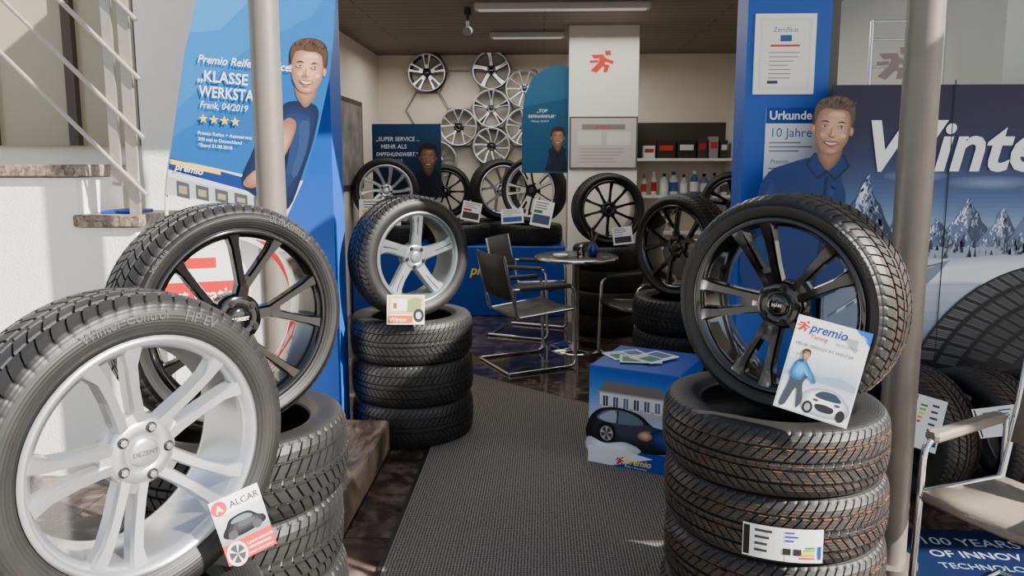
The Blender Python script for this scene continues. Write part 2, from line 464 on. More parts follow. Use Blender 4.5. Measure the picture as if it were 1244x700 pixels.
bm2=MB().cyl((0,0,0),(0,0,.006),.0075,6,0,smooth=False)
BOLTD=bm2.mesh('lug_bolt_dark',[mat('dark_bolt',(50,50,52),.4,.8)])
RIMS={}
def rim(kind,low):
    k=(kind,low)
    if k in RIMS:return RIMS[k]
    Rr=.257 if low else .24
    S={'silver_twin':('twin',SILVER,None,None),'black_wye':('wye',BLACKP,None,None),'grey_star':('star',GREYP,None,None),
       'black_split':('split',BLACKP,None,None),'black_multi':('multi',BLACKP,None,None),'silver_multi':('multi',SILVER,None,None),
       'mach_turbine':('turbine',BLACKP,MACH,MACH),'silver_turbine':('turbine',SILVER,None,None),'mach_wide':('wide',GREYP,MACH,MACH),'mach_twin':('twin',GREYP,MACH,MACH),
       'mach_star':('star',BLACKP,MACH,MACH),'mach_wye':('wye',BLACKP,MACH,MACH),'silver_wye':('wye',SILVER,None,None),'mach_split':('split',DARK,MACH,MACH)}[kind]
    RIMS[k]=rim_mesh('rim_'+kind,Rr,*S);return RIMS[k]

def wheel(kind,low,loc,alpha,R,label,lean=0,spin=0,width=1.0,cap=(None,None,''),letters=None,group='display wheels',detail=True,ty=None):
    root=ob('car_wheel',None,loc,(D(90-lean),0,D(alpha)),(R/.33,R/.33,R/.33*width))
    root.empty_display_size=.1
    top(root,label,'wheel',group)
    ty=ob('tyre',ty or (TY_LO if low else TY_HI),parent=root,rot=(0,0,random.random()*6))
    rm=ob('rim',rim(kind,low),parent=root,rot=(0,0,D(spin)))
    cb=cap[0] or (SILVER if 'silver' in kind else BLACKP)
    ob('hub_cap',cap_mesh((cb,cap[1] or LETTER,cap[2])),parent=rm,rot=(0,0,-D(spin)))
    if detail:
        for k in range(5):
            a=D(126+72*k)
            ob('lug_bolt',BOLT if 'silver' in kind else BOLTD,(.052*math.cos(a),.052*math.sin(a),.0535+ZO),parent=rm)
    for w in letters or []:
        le=ob('sidewall_lettering',letter_mesh(*w,.108,(.33+(.257 if low else .24))/2+.004),parent=ty)
        le.rotation_euler=(0,0,-ty.rotation_euler.z)
    return root
def stack(x,y,n,h,R,label,group,mesh=None,z0=0):
    out=[]
    for i in range(n):
        o=ob('tyre',mesh or TY_STK,(x+random.uniform(-.012,.012),y+random.uniform(-.012,.012),z0+h*(i+.5)),(0,0,random.random()*6),(R/.33,R/.33,h/.22))
        top(o,label,'tyre',group); out.append(o)
    return out

# ------------------------------------------------------------------ setting
def granite(name,c1,c2,c3,rough,tile=0.6,scale=9,stretch=(1,1,1),mort=(30,26,24)):
    m=bpy.data.materials.new(name);m.use_nodes=True;nt=m.node_tree;p=nt.nodes['Principled BSDF']
    tc=nt.nodes.new('ShaderNodeTexCoord');mp=nt.nodes.new('ShaderNodeMapping');mp.inputs['Scale'].default_value=stretch
    nt.links.new(tc.outputs['Object'],mp.inputs['Vector'])
    n=nt.nodes.new('ShaderNodeTexNoise');n.inputs['Scale'].default_value=scale;n.inputs['Detail'].default_value=9;n.inputs['Distortion'].default_value=1.2
    nt.links.new(mp.outputs[0],n.inputs['Vector'])
    r=nt.nodes.new('ShaderNodeValToRGB');e=r.color_ramp.elements
    e[0].position=.33;e[0].color=rgb(*c1);e[1].position=.7;e[1].color=rgb(*c3);x=e.new(.5);x.color=rgb(*c2)
    nt.links.new(n.outputs['Fac'],r.inputs['Fac'])
    out=r.outputs['Color']
    if tile:
        b=nt.nodes.new('ShaderNodeTexBrick');b.offset=0;b.inputs['Scale'].default_value=1
        b.inputs['Brick Width'].default_value=tile;b.inputs['Row Height'].default_value=tile;b.inputs['Mortar Size'].default_value=.003
        nt.links.new(tc.outputs['Object'],b.inputs['Vector'])
        b.inputs['Mortar'].default_value=rgb(*mort)
        nt.links.new(out,b.inputs['Color1']);nt.links.new(out,b.inputs['Color2']);out=b.outputs['Color']
    nt.links.new(out,p.inputs['Base Color']);p.inputs['Roughness'].default_value=rough
    return m
FLOORM=granite('polished_granite_floor',(38,32,28),(74,62,54),(118,104,94),.1,.4,7,mort=(20,17,16))
STEPM=granite('brown_granite_step',(74,60,50),(124,104,88),(166,146,128),.4,0,6,(4,1,1))
TREADM=granite('granite_stair_tread',(70,60,50),(120,105,92),(160,145,128),.5,0,40)
PAVE=granite('outdoor_paving',(125,122,116),(155,151,145),(180,176,170),.8,.4,30)

struct(MB().box(-2.6,4.2,1.3,9.0,-.1,0).obj('floor',FLOORM),'polished dark brown granite tile floor','floor')
struct(MB().box(-9,9,-9,1.3,-.12,-.004).obj('ground',PAVE),'grey paved forecourt','ground')
struct(MB().box(-9,-2.6,1.3,9,-.12,-.004).obj('ground_side',PAVE),'grey paving beside the staircase','ground')

WALLM=mat('off_white_wall_paint',(238,228,210),.85,noise=.03,nscale=3,bump=.1,bscale=120)
STUCCO=mat('white_stucco',(252,249,242),.9,noise=.03,nscale=6,bump=.5,bscale=90)
cm=bpy.data.materials.new('ceiling_planks');cm.use_nodes=True;nt=cm.node_tree;p=nt.nodes['Principled BSDF']
tc=nt.nodes.new('ShaderNodeTexCoord');b=nt.nodes.new('ShaderNodeTexBrick')
b.inputs['Scale'].default_value=1;b.inputs['Brick Width'].default_value=3.0;b.inputs['Row Height'].default_value=.14;b.inputs['Mortar Size'].default_value=.006
b.inputs['Color1'].default_value=rgb(132,118,106);b.inputs['Color2'].default_value=rgb(122,108,97);b.inputs['Mortar'].default_value=rgb(58,48,42)
nt.links.new(tc.outputs['Object'],b.inputs['Vector']);nt.links.new(b.outputs['Color'],p.inputs['Base Color']);p.inputs['Roughness'].default_value=.6
CZ=2.76
struct(MB().box(-2.0,2.4,3.95,8.9,CZ,CZ+.08).obj('ceiling',cm),'dark wood plank ceiling','ceiling')
sbox('wall_back',-2.0,2.4,8.8,8.95,0,CZ,WALLM,'plain off-white rear wall','wall')
sbox('wall_left',-2.08,-1.94,3.95,8.8,0,CZ,WALLM,'off-white side wall','wall')
sbox('wall_right',2.32,2.46,3.95,8.8,0,CZ,WALLM,'off-white side wall','wall')
sbox('wall_pillar_left',-1.47,-1.07,3.75,3.95,0,3.3,BLUEW,'blue painted entrance pillar','wall')
sbox('wall_pillar_right',.985,1.385,3.75,3.95,0,3.3,BLUEW,'blue painted entrance pillar','wall')
sbox('wall_front_left',-2.08,-1.47,3.8,3.95,0,3.3,STUCCO,'white stucco front wall','wall')
sbox('wall_header',-1.07,.985,3.75,3.95,2.76,3.3,BLUEW,'blue fascia over the entrance','wall')
sbox('wall_window_sill',1.385,4.2,3.75,3.95,0,.45,mat('dark_sill',(70,66,64),.6,noise=.1),'dark low wall below the shop window','wall')
sbox('wall_header_right',1.385,4.2,3.75,3.95,2.75,3.3,STUCCO,'white front wall above the shop window','wall')
fm=mat('dark_window_frame',(80,76,70),.4,.5)
b=MB()
for x in(1.385,2.6,4.14): b.box(x,x+.06,3.8,3.88,.45,2.75)
b.box(1.445,4.14,3.8,3.88,.45,.51);b.box(1.445,4.14,3.8,3.88,2.69,2.75)
wf=struct(b.obj('window_1',fm),'shop window with a slim metal frame','window')
g=MB().box(1.445,4.14,3.835,3.845,.51,2.69).obj('window_pane',GLASS);g.parent=wf;g['kind']='structure'
slabm=MB().box(-1.5,2.9,3.0,3.75,2.95,3.1);slabm.box(2.9,8.5,1.1,3.75,2.95,3.1)  # out-of-view slab; right wing added to keep sun off the mat
struct(slabm.obj('trim_shade_canopy',STUCCO),'unseen white canopy slab above the entrance with a wing added for shade','canopy')
o=MB().box(-1.5,-.80,2.58,3.72,0,.17,0,.012).obj('doorstep',STEPM);top(o,'brown grey granite step beside the mat','step')

# doormat
mm=bpy.data.materials.new('ribbed_mat');mm.use_nodes=True;nt=mm.node_tree;p=nt.nodes['Principled BSDF'];p.inputs['Roughness'].default_value=1;p.inputs['Specular IOR Level'].default_value=.1
tc=nt.nodes.new('ShaderNodeTexCoord');s=nt.nodes.new('ShaderNodeSeparateXYZ');nt.links.new(tc.outputs['Object'],s.inputs[0])
def MN(op,a,b_=None):
    n=nt.nodes.new('ShaderNodeMath');n.operation=op
    for i,v in enumerate((a,b_)):
        if v is None:continue
        if isinstance(v,(int,float)):n.inputs[i].default_value=v
        else:nt.links.new(v,n.inputs[i])
    return n.outputs[0]
rx=MN('SINE',MN('MULTIPLY',s.outputs[0],2*PI/.012));ry=MN('SINE',MN('MULTIPLY',s.outputs[1],2*PI/.013))
h=MN('ADD',MN('MULTIPLY',rx,1.0),MN('MULTIPLY',ry,.35))
nz=nt.nodes.new('ShaderNodeTexNoise');nz.inputs['Scale'].default_value=110;nz.inputs['Detail'].default_value=4;nt.links.new(tc.outputs['Object'],nz.inputs['Vector'])
h2=MN('ADD',MN('MULTIPLY',h,.25),nz.outputs['Fac'])
r=nt.nodes.new('ShaderNodeValToRGB');r.color_ramp.elements[0].position=.15;r.color_ramp.elements[0].color=rgb(56,53,50);r.color_ramp.elements[1].position=.95;r.color_ramp.elements[1].color=rgb(150,144,136)
nt.links.new(h2,r.inputs['Fac']);nt.links.new(r.outputs['Color'],p.inputs['Base Color'])
bp=nt.nodes.new('ShaderNodeBump');bp.inputs['Distance'].default_value=.003;bp.inputs['Strength'].default_value=.4;nt.links.new(h2,bp.inputs['Height']);nt.links.new(bp.outputs['Normal'],p.inputs['Normal'])
def slab(pts,z0,z1,name,m):
    n=len(pts);v=[(x,y,z0) for x,y in pts]+[(x,y,z1) for x,y in pts]
    f=[tuple(reversed(range(n))),tuple(range(n,2*n))]+[(i,(i+1)%n,n+(i+1)%n,n+i) for i in range(n)]
    return MB().add(v,f).obj(name,m)
o=slab([(-.59,.9),(1.0,.9),(1.0,3.95),(-.59,5.22)],.001,.010,'doormat',mm);top(o,'large grey brown ribbed entrance mat with black edging','doormat')
e=slab([(-.61,.9),(1.02,.9),(1.02,3.97),(-.61,5.26)],.0005,.006,'edging',mat('black_rubber_edge',(22,22,22),.6));e.parent=o

# ------------------------------------------------------------------ staircase at the side
st=MB()
prof=[(-3.6,0),(-1.62,0),(-1.62,.98),(-1.88,.98),(-1.88,1.21),(-2.15,1.21),(-2.15,1.44),(-3.6,1.44)]
n=len(prof)
st.add([(x,3.34,z) for x,z in prof]+[(x,3.72,z) for x,z in prof],[tuple(range(n)),tuple(reversed(range(n,2*n)))]+[(i,n+i,n+(i+1)%n,(i+1)%n) for i in range(n)])
sc=st.obj('staircase',STUCCO);top(sc,'white stucco outdoor staircase with granite treads','staircase')
for x0,x1,z in [(-3.6,-2.12,1.5),(-2.16,-1.84,1.27),(-1.89,-1.6,1.04)]:
    t=MB().box(x0,x1,3.31,3.72,z-.055,z,0,.006).obj('tread',TREADM);t.parent=sc;t['label']='speckled granite tread'
br=MB().box(-2.08,-1.93,3.40,3.60,1.27,1.285,0,.003).obj('folded_brochure',ink((20,70,165)));top(br,'blue folded brochures lying on the granite stair','brochure')
sbox('wall_stair_side',-5.0,-2.08,3.95,4.1,0,3.4,mat('beige_wall_paint',(246,240,226),.9,noise=.04,nscale=3),'beige wall behind the stairs','wall')  # plain beige paint, one tone with slight noise
b=MB()
for x in(-2.95,-2.5,-2.12): b.box(x,x+.05,3.86,3.94,1.6,3.3)
b.box(-2.9,-2.12,3.86,3.94,3.2,3.26)
o=b.obj('window_2',mat('dark_brown_frame',(70,62,52),.5));struct(o,'dark framed window by the stairs','window')
g=MB().box(-2.9,-2.12,3.90,3.93,1.6,3.2).obj('window_pane',mat('dim_window',(160,154,130),.1,spec=.6));g.parent=o;g['kind']='structure'
b=MB()
b.box(-1.915,-1.865,3.36,3.375,1.27,3.0);b.box(-1.99,-1.945,3.36,3.375,1.4,3.0)
b.box(-1.99,-1.865,3.352,3.36,1.42,1.47)
for z0 in(1.36,1.62,1.88,2.14):
    b.cyl((-1.82,3.345,z0),(-3.4,3.345,z0+1.6),.011,8)
b.tube([(-1.8,3.3,2.4),(-1.84,3.3,2.44),(-3.3,3.3,3.8)],.022,10)
o=b.obj('stair_railing',STEEL);top(o,'brushed steel stair railing with diagonal rods','railing')

def pole(x,y,r,label,z0=0):
    o=MB().cyl((x,y,z0),(x,y,3.0),r,32).obj('support_pole',POLE);top(o,label,'pole','canopy support poles')
    c=MB().cyl((x,y,z0),(x,y,z0+.02),r*1.7,32).obj('base_plate',POLE);c.parent=o
pole(-1.06,2.86,.055,'round grey steel post behind the black wheel',.17)
pole(1.315,2.7,.06,'round grey steel post beside the chrome chair')

# ------------------------------------------------------------------ foreground stacks and wheels
stack(-.93,1.45,3,.186,.315,'black winter tyre lying in a stack under the silver wheel','tyre stack under the silver wheel')
wheel('silver_twin',False,(-.895,1.5,.898),57,.34,'silver alloy wheel with five twin spokes on a stack of tyres',
      cap=(SILVER,mat('dark_print',(70,60,60),.4),'DEZENT'),letters=[('Winter Control',.027,98),('HP EV',.029,66)],spin=16)
stack(-.965,2.21,3,.24,.335,'black winter tyre with deep blocks lying in a stack','tyre stack under the glossy black wheel')
wheel('black_wye',True,(-.95,2.17,1.045),48,.342,'glossy black alloy wheel with Y-shaped spokes standing on a tyre stack',
      letters=[('ULTRASPEED 2',.022,60),('245/40 R18',.015,140)],spin=-12,cap=(BLACKP,WHITE,'BORBET'))
stack(.727,2.27,4,.197,.335,'black winter tyre with orange-flecked tread lying in a stack','tyre stack under the black wheel with the brochure',TY_STK3)
wheel('black_split',True,(.735,2.22,1.09),-43,.328,'glossy black alloy wheel with split spokes standing on a tyre stack',
      letters=[('Continental',.032,38),('WinterContact',.024,150)],spin=20,cap=(BLACKP,WHITE,'MAM'),ty=TY_LOF)
stack(-.74,4.05,3,.228,.34,'black winter tyre lying in a neat stack on the floor','tyre stack under the grey wheel',TY_STK2)
wheel('grey_star',False,(-.735,4.03,1.0),40,.338,'gunmetal grey five-spoke alloy wheel standing on a tyre stack',spin=-8,cap=(GREYP,WHITE,''))
stack(.93,4.88,3,.215,.335,'black tyre lying in a stack behind the blue box','tyre stack behind the blue box')
wheel('black_wye',True,(.91,4.84,.975),-50,.34,'black alloy wheel standing on a tyre stack beside the pillar',spin=10)

o=MB().box(-1.9,.22,7.25,8.6,0,.70,0,.01).obj('display_plinth',BLUEB);top(o,'long blue display plinth carrying wheels','plinth')
A=Art();A.text('premio',-.72,.42,.13,(250,210,40),.02,.25);runner(A,-.83,.47,.12);A.done('logo_sign',(0,7.245,0)).parent=o
def lying(x,y,z,label,R=.33,h=.2):
    t=ob('tyre',TY_STK,(x,y,z+h/2),(0,0,random.random()*6),(R/.33,R/.33,h/.22));top(t,label,'tyre','tyres on the blue plinth')
for x,y in((-1.56,7.62),(-.87,7.62),(-1.2,8.22),(-.5,8.22),(-.13,7.62)): lying(x,y,.70,'black tyre lying on the blue plinth')
G='wheels on the blue plinth'
wheel('silver_turbine',True,(-1.6,7.5,1.235),15,.335,'silver multi-spoke wheel on a tyre by the side wall',group=G,detail=False,spin=10)
wheel('black_multi',True,(-1.1,8.3,1.20),5,.30,'dark multi-spoke wheel standing beneath the hanging rims',group=G,detail=False)
wheel('silver_wye',True,(-.47,8.05,1.23),25,.33,'silver wheel partly hidden behind another wheel',group=G,detail=False)
wheel('mach_split',True,(-.09,7.55,1.24),-25,.34,'black and polished wheel with split spokes beside the blue flag',group=G,detail=False,spin=15)
stack(.58,6.64,4,.198,.31,'black tyre lying in a stack in front of the white column','tyre stack in front of the column')
wheel('black_multi',True,(.57,6.6,1.11),10,.32,'black wheel standing in front of the white column',group=G,detail=False,spin=14)
stack(1.85,7.2,4,.2,.32,'black tyre lying in a stack near the shelves','tyre stack near the shelves')
wheel('black_split',True,(1.83,7.2,1.12),-20,.32,'black wheel by the product shelves',group=G,detail=False)

for i,(x,y,a) in enumerate(((1.67,3.33,-66),(1.95,3.3,-70),(2.22,3.28,-74))):
    R=.30
    t=ob('tyre',TY_STK3,(x,y,R),(D(90),0,D(a)),(R/.33,R/.33,1.0));top(t,'black winter tyre standing upright below the shop window','tyre','tyres below the shop window')
def tyre_label(x,y,z,alpha,w,h,lean=0,roll=0):
    A=Art();A.board(-w/2,-h/2,w/2,h/2,.0005,(238,238,236));
    A.rect(-w/2+.006*1,-h/2+.004,-w/2+.012,h/2-.004,(30,30,30))
    for i in range(5): A.rect(-w*.28,h*.30-i*h*.08,w*(.0-.03*i)-w*.05,h*.34-i*h*.08,[(30,140,60),(120,190,50),(240,220,40),(240,150,30),(215,40,35)][i])
    A.lines(w*.08,h*.38,w*.3,5,h*.12,(60,60,70));A.rect(w*.3,-h*.4,w*.45,-h*.1,(30,60,150))
    o=A.done('tyre_label',(x,y,z),alpha,lean,roll);top(o,'white tyre data sticker with coloured efficiency bars','label','tyre stickers');return o
tyre_label(1.585,3.02,.44,-20,.12,.22,25,-12)
tyre_label(1.86,2.995,.46,-20,.16,.12,30,15)
tyre_label(2.13,2.97,.34,-20,.12,.16,10,-10)
def curved_label(cx,cy,R,z0,z1,a0,a1):
    A=MB();cols=[];n=14
    def band(u0,u1,w0,w1,c,off):
        k=max(2,int(n*(u1-u0))+2);v=[]
        for i in range(k):
            a=D(a0+(a1-a0)*(u0+(u1-u0)*i/(k-1)))
            for w in(w0,w1): v.append((cx+(R+off)*math.cos(a),cy+(R+off)*math.sin(a),z0+(z1-z0)*w))
        f=[(2*i,2*i+2,2*i+3,2*i+1) for i in range(k-1)]
        m=ink(c)
        if m not in cols:cols.append(m)
        A.add(v,f,cols.index(m))
    band(0,1,0,1,(240,240,238),.001);band(.01,.09,.05,.95,(20,20,20),.002);band(.53,1,.0,.22,(235,235,232),.0018)
    for i,c in enumerate([(30,140,60),(120,190,50),(240,220,40),(240,150,30),(215,40,35)]): band(.78-.02*i+.0,.9,.42-.08*i,.48-.08*i,c,.002)
    for i in range(4): band(.15,.15+random.uniform(.15,.3),.8-.2*i,.88-.2*i,(60,60,62),.002)
    for i in range(3): band(.52,.62+random.uniform(0,.1),.85-.12*i,.9-.12*i,(40,60,130),.002)
    band(.5,.6,.2,.4,(40,40,40),.002);band(.63,.73,.2,.4,(40,40,40),.002);band(.93,.98,.1,.5,(30,60,150),.002)
    o=A.obj('tyre_label',cols);top(o,'wide white tyre sticker wrapped on the stacked tyre tread','label','tyre stickers')
curved_label(.727,2.27,.346,.425,.52,-119,-84)

# ------------------------------------------------------------------ leaflets
A=Art();W,H=.2,.275
A.board(0,0,W,H,.0015,(225,225,225));A.rect(0,0,W,H,(238,240,242))
runner(A,.022,.247,.03);A.text('premio',.04,.236,.036,(25,60,150),.02,.2,sx=.95);A.text('Tuning',.046,.218,.017,(200,40,40),.01)
A.text('MEHR DESIGN IM WINTER',.012,.19,.0135,(40,40,60),.0);A.text('NEWS 2019 / 20',.115,.216,.009,(60,60,60))
A.grad(.004,.004,W-.004,.18,[(244,244,246),(215,220,228),(170,190,210),(235,238,242)],16)
A.poly([(.004,.11),(.05,.125),(.1,.118),(.15,.13),(W-.004,.115),(W-.004,.1),(.004,.1)],(150,168,186))
A.nest([(.07,.02),(.065,.06),(.1,.085),(.15,.088),(.19,.06),(.192,.025),(.15,.01),(.1,.008)],(150,156,168),(252,252,252),6,(.13,.06),.4)
A.blob([(.1,.062),(.115,.08),(.15,.081),(.17,.063),(.14,.058)],(50,60,75))
A.ell(.088,.026,.014,.018,(40,40,42));A.ell(.088,.026,.008,.011,(150,150,155));A.ell(.176,.026,.012,.017,(40,40,42));A.blob([(.105,.04),(.13,.045),(.155,.04),(.15,.025),(.115,.025)],(40,42,48));A.ell(.104,.052,.008,.004,(70,75,85));A.ell(.162,.052,.008,.004,(70,75,85))
A.blob([(.012,.015),(.022,.08),(.022,.12),(.04,.15),(.062,.14),(.068,.11),(.06,.085),(.07,.04),(.058,.015),(.046,.07),(.028,.015)],(64,68,78))
A.nest([(.02,.1),(.028,.145),(.05,.152),(.066,.135),(.092,.102),(.084,.094),(.062,.112),(.05,.092)],(30,100,165),(70,165,225),3,(.045,.125),.5)
man(A,.048,.152,.03,body=False,hair=(70,55,45))
A.poly([(.155,H),(W,H),(W,.235)],(30,100,190));A.text('NEU',.172,.258,.01,(250,250,250),.01,rot=-.7)
o=A.done('brochure',(.612,1.955,.85),-20,14,-12);o.scale=(.93,.93,1);top(o,'tuning brochure with a white car leaning on the black wheel','brochure')
A=Art();W,H=.115,.16
A.board(0,0,W,H,.001,(225,225,225));A.rect(0,0,W,H,(228,228,228));A.rect(.03,.122,W,H,(240,240,240))
A.ell(.018,.138,.018,.018,(205,35,40));A.text('A',.018,.129,.024,(250,250,250),.03,align='CENTER');A.text('ALCAR',.042,.13,.022,(40,40,45),.02)
A.grad(0,.05,W,.12,[(120,125,132),(170,174,180),(200,204,208)],6);A.nest([(.008,.072),(.02,.09),(.035,.106),(.075,.108),(.095,.09),(.108,.082),(.106,.066),(.06,.058),(.02,.06)],(12,12,16),(60,62,70),4,(.07,.088),.6)
A.blob([(.035,.092),(.042,.102),(.07,.103),(.082,.091)],(90,100,110));A.ell(.03,.066,.011,.011,(60,60,62));A.ell(.088,.068,.011,.011,(60,60,62))
A.rect(0,0,W,.05,(195,40,40));A.ell(.026,.02,.024,.03,(215,215,215));A.ell(.026,.02,.018,.023,(60,60,62))
for k in range(5):
    a=k*2*PI/5;A.poly([(.026,.02),(.026+.02*math.cos(a-.15),.02+.025*math.sin(a-.15)),(.026+.02*math.cos(a+.15),.02+.025*math.sin(a+.15))],(220,220,220))
A.text('3 JAHRE GARANTIE',.052,.03,.0072,(250,250,250),.01);A.text('WINTERRÄDER',.052,.018,.008,(250,250,250),.01)
A.text('MACHT MEHR DRAUS',.05,.006,.006,(250,250,250))
o=A.done('leaflet',(-.683,1.49,.622),34,8,13);o.scale=(.93,.93,1);top(o,'red and white leaflet with a black car on the silver wheel','leaflet')
A=Art();W,H=.19,.15
A.board(0,0,W,H,.001,(235,230,215));A.rect(.005,.05,W-.005,H-.005,(205,180,110));A.rect(.02,.07,.1,.13,(230,225,215));A.poly([(.1,.06),(.17,.06),(.175,.13),(.14,.14),(.105,.12)],(120,140,90));A.rect(.03,.08,.05,.11,(120,90,60))
A.rect(.005,.005,.13,.045,(190,90,40));A.text('Winter',.012,.015,.03,(250,240,230));A.ell(.16,.045,.028,.035,(40,40,42));A.ell(.16,.045,.014,.018,(190,190,190))
o=A.done('postcard',(-.79,3.66,.695),12,14,-2);top(o,'colourful photo card propped before the grey wheel','card')
def card(x,y,z,alpha,w,h,cols,label,lean=10,roll=0):
    A=Art();A.board(0,0,w,h,.001,(236,236,234));A.rect(w*.08,h*.1,w*.92,h*.45,cols[0]);A.rect(w*.08,h*.5,w*.5,h*.62,cols[1]);A.lines(w*.1,h*.92,w*.8,3,h*.1,(70,70,80))
    o=A.done('price_card',(x,y,z),alpha,lean,roll);top(o,label,'card','cards on the display wheels')
card(-1.78,7.1,.91,8,.40,.26,[(40,90,170),(240,200,40)],'white info card before the silver wheel')
card(-.86,7.66,.94,12,.2,.2,[(60,60,60),(200,40,40)],'white card beside the dark wheel',roll=-12)
card(-.40,7.13,.93,-10,.22,.14,[(60,90,150),(190,190,190)],'small white card before the polished wheel',roll=5)
card(-.13,7.1,.93,-10,.20,.25,[(70,80,110),(60,130,60)],'white brochure before the polished wheel',roll=-10)
card(.60,6.27,.82,5,.17,.15,[(60,60,65),(200,200,205)],'white card before the black wheel',roll=6)

# ------------------------------------------------------------------ blue box with printed front
bx=MB().box(0,.46,0,.46,0,.50,0,.006).obj('cardboard_box',BLUEB,(.234,3.61,.01),(0,0,D(-25.5)));top(bx,'blue promotional cardboard cube with a printed photo side','box')
def boxart():
    A=Art();A.grad(.004,.1,.456,.49,[(150,162,182),(190,200,214),(140,165,205),(60,116,194),(20,74,170)],22)
    A.poly([(.06,.27),(.06,.37),(.09,.41),(.36,.41),(.40,.37),(.40,.27)],(206,205,202))
    A.poly([(.05,.375),(.09,.43),(.36,.43),(.41,.375)],(112,104,102));A.rect(.05,.37,.41,.378,(160,158,156));A.rect(.06,.27,.40,.31,(168,170,172))
    for i in range(6):
        A.rect(.075+i*.053,.30,.108+i*.053,.36,(236,236,234));A.rect(.078+i*.053,.303,.105+i*.053,.357,q3(lerp((46,60,84),(90,108,134),(i%3)/2)));A.rect(.0905+i*.053,.30,.093+i*.053,.36,(225,225,225))
    A.nest([(.004,.12),(.004,.22),(.06,.285),(.16,.305),(.27,.285),(.34,.235),(.452,.215),(.452,.12),(.2,.09)],(10,12,15),(58,64,76),9,(.2,.25),.5)
    A.blob([(.05,.235),(.09,.28),(.17,.293),(.25,.275),(.285,.238),(.16,.222)],(96,110,128));A.blob([(.06,.238),(.10,.274),(.145,.285),(.145,.226)],(150,166,184));A.poly([(.15,.224),(.157,.224),(.163,.29),(.156,.291)],(14,16,20))
    A.blob([(.30,.21),(.38,.205),(.44,.195),(.44,.188),(.36,.192),(.30,.20)],(120,130,144))
    A.soft(.10,.165,.052,.058,(14,15,18),(40,42,48),4);A.ell(.10,.165,.034,.038,(150,152,156));A.ell(.10,.165,.028,.032,(60,62,66))
    for k in range(5):
        a=k*2*PI/5+.3;A.poly([(.10,.165),(.10+.032*math.cos(a-.22),.165+.036*math.sin(a-.22)),(.10+.032*math.cos(a+.22),.165+.036*math.sin(a+.22))],(176,178,182))
    A.nest([(.30,.17),(.34,.215),(.452,.225),(.452,.13),(.36,.13)],(12,30,72),(36,72,136),6,(.40,.19),.6)
    A.nest([(.27,.165),(.262,.185),(.285,.205),(.315,.205),(.335,.185),(.31,.16)],(150,104,84),(216,168,142),5,(.30,.19),.55)
    A.nest([(.004,.06),(.004,.135),(.09,.115),(.2,.135),(.28,.10),(.16,.05)],(188,194,204),(238,240,244),6,(.12,.1),.5)
    A.poly([(.004,.004),(.456,.004),(.456,.06),(.2,.09),(.004,.09)],(228,231,235));A.poly([(.13,.004),(.456,.004),(.456,.11),(.3,.06)],(18,68,160))
    runner(A,.175,.038,.04);A.text('premio',.2,.027,.045,(250,215,60),.02,.2);A.text('Reifen + Autoservice',.2,.01,.013,(240,240,240))
    return A
a=boxart().done('printed_panel',(0,0,0));a.parent=bx;a.location=(.23,-.001,.245);a.rotation_euler=(D(90),0,0)
for i,(x,y,r,c) in enumerate(((.44,3.80,.4,(215,222,228)),(.50,3.70,-.1,(200,214,200)),(.57,3.72,.7,(235,232,225)))):
    m=MB().box(-.105,.105,-.075,.075,0,.004).obj('magazine',ink(c),(x,y,.512+i*.0045),(0,0,r));top(m,'thin printed magazine lying on the blue box','magazine','magazines on the blue box')
    A=Art();A.rect(-.09,-.06,.0,.03,(60,130,90));A.rect(.01,-.05,.09,.06,(90,100,150));A.text('NEWS',-.09,.04,.03,(180,50,40));q=A.done('cover_print',(0,0,0));q.rotation_euler=(0,0,0);q.location=(0,0,.004);q.parent=m

# ------------------------------------------------------------------ left banner (flag)
def bX(u):return -.943-(400-u)*.00368
def bZ(v):return 1.5-(v-200)*.00355
A=Art()
BP=lambda L:[(bX(u),bZ(v)) for u,v in L]
A.poly(BP([(192,238),(200,190),(212,130),(226,60),(246,-10),(262,-60),(300,-110),(360,-120),(402,-80),(412,-20),(409,30),(400,95),(384,160),(364,220),(342,266),(300,258),(240,246)]),(14,90,162))
A.poly(BP([(205,165),(212,130),(226,60),(246,-10),(262,-60),(300,-110),(360,-120),(402,-80),(411,-20),(405,60),(380,70),(300,110)]),(22,102,174))
A.poly(BP([(212,130),(226,60),(246,-10),(262,-60),(300,-110),(360,-120),(402,-80),(411,-20),(380,20),(300,60)]),(32,114,184))
A.poly(BP([(232,38),(246,-10),(262,-60),(300,-110),(350,-118),(330,-20),(270,35)]),(50,130,196))
A.poly(BP([(192,238),(199,192),(262,206),(330,222),(364,220),(342,266),(300,258),(240,246)]),(206,210,216))
A.poly(BP([(197,206),(199.5,191),(290,216),(345,240),(343,252),(290,232)]),(22,50,118))
A.poly(BP([(196,215),(290,236),(341,262),(300,257),(240,245),(193,237)]),(176,180,186))
for i in range(5): 
    A.poly(BP([(206+i*24,220+i*5),(222+i*24,224+i*5),(222+i*24,244+i*3),(206+i*24,240+i*3)]),(70,74,80))
    A.poly(BP([(209+i*24,226+i*5),(219+i*24,228+i*5),(219+i*24,238+i*3.6),(209+i*24,236+i*3.6)]),(150,136,108))
A.poly(BP([(200,199),(200.5,193),(262,207),(262,213)]),(246,206,50))
A.nest(BP([(332,140),(350,122),(384,128),(381,160),(366,205),(345,255),(322,250),(288,225),(300,190),(316,160)]),(20,32,62),(34,54,96),4,(bX(355),bZ(165)),.5)
A.blob(BP([(345,150),(352,152),(345,200),(332,240),(324,236),(336,195)]),(14,24,50))
A.blob(BP([(362,150),(374,148),(370,180),(356,214),(350,210),(360,178)]),(42,62,104))
A.nest(BP([(340,150),(350,142),(358,150),(350,175),(332,205),(306,228),(290,226),(296,214),(318,196),(332,172)]),(140,96,76),(205,150,122),5,(bX(330),bZ(195)),.5)
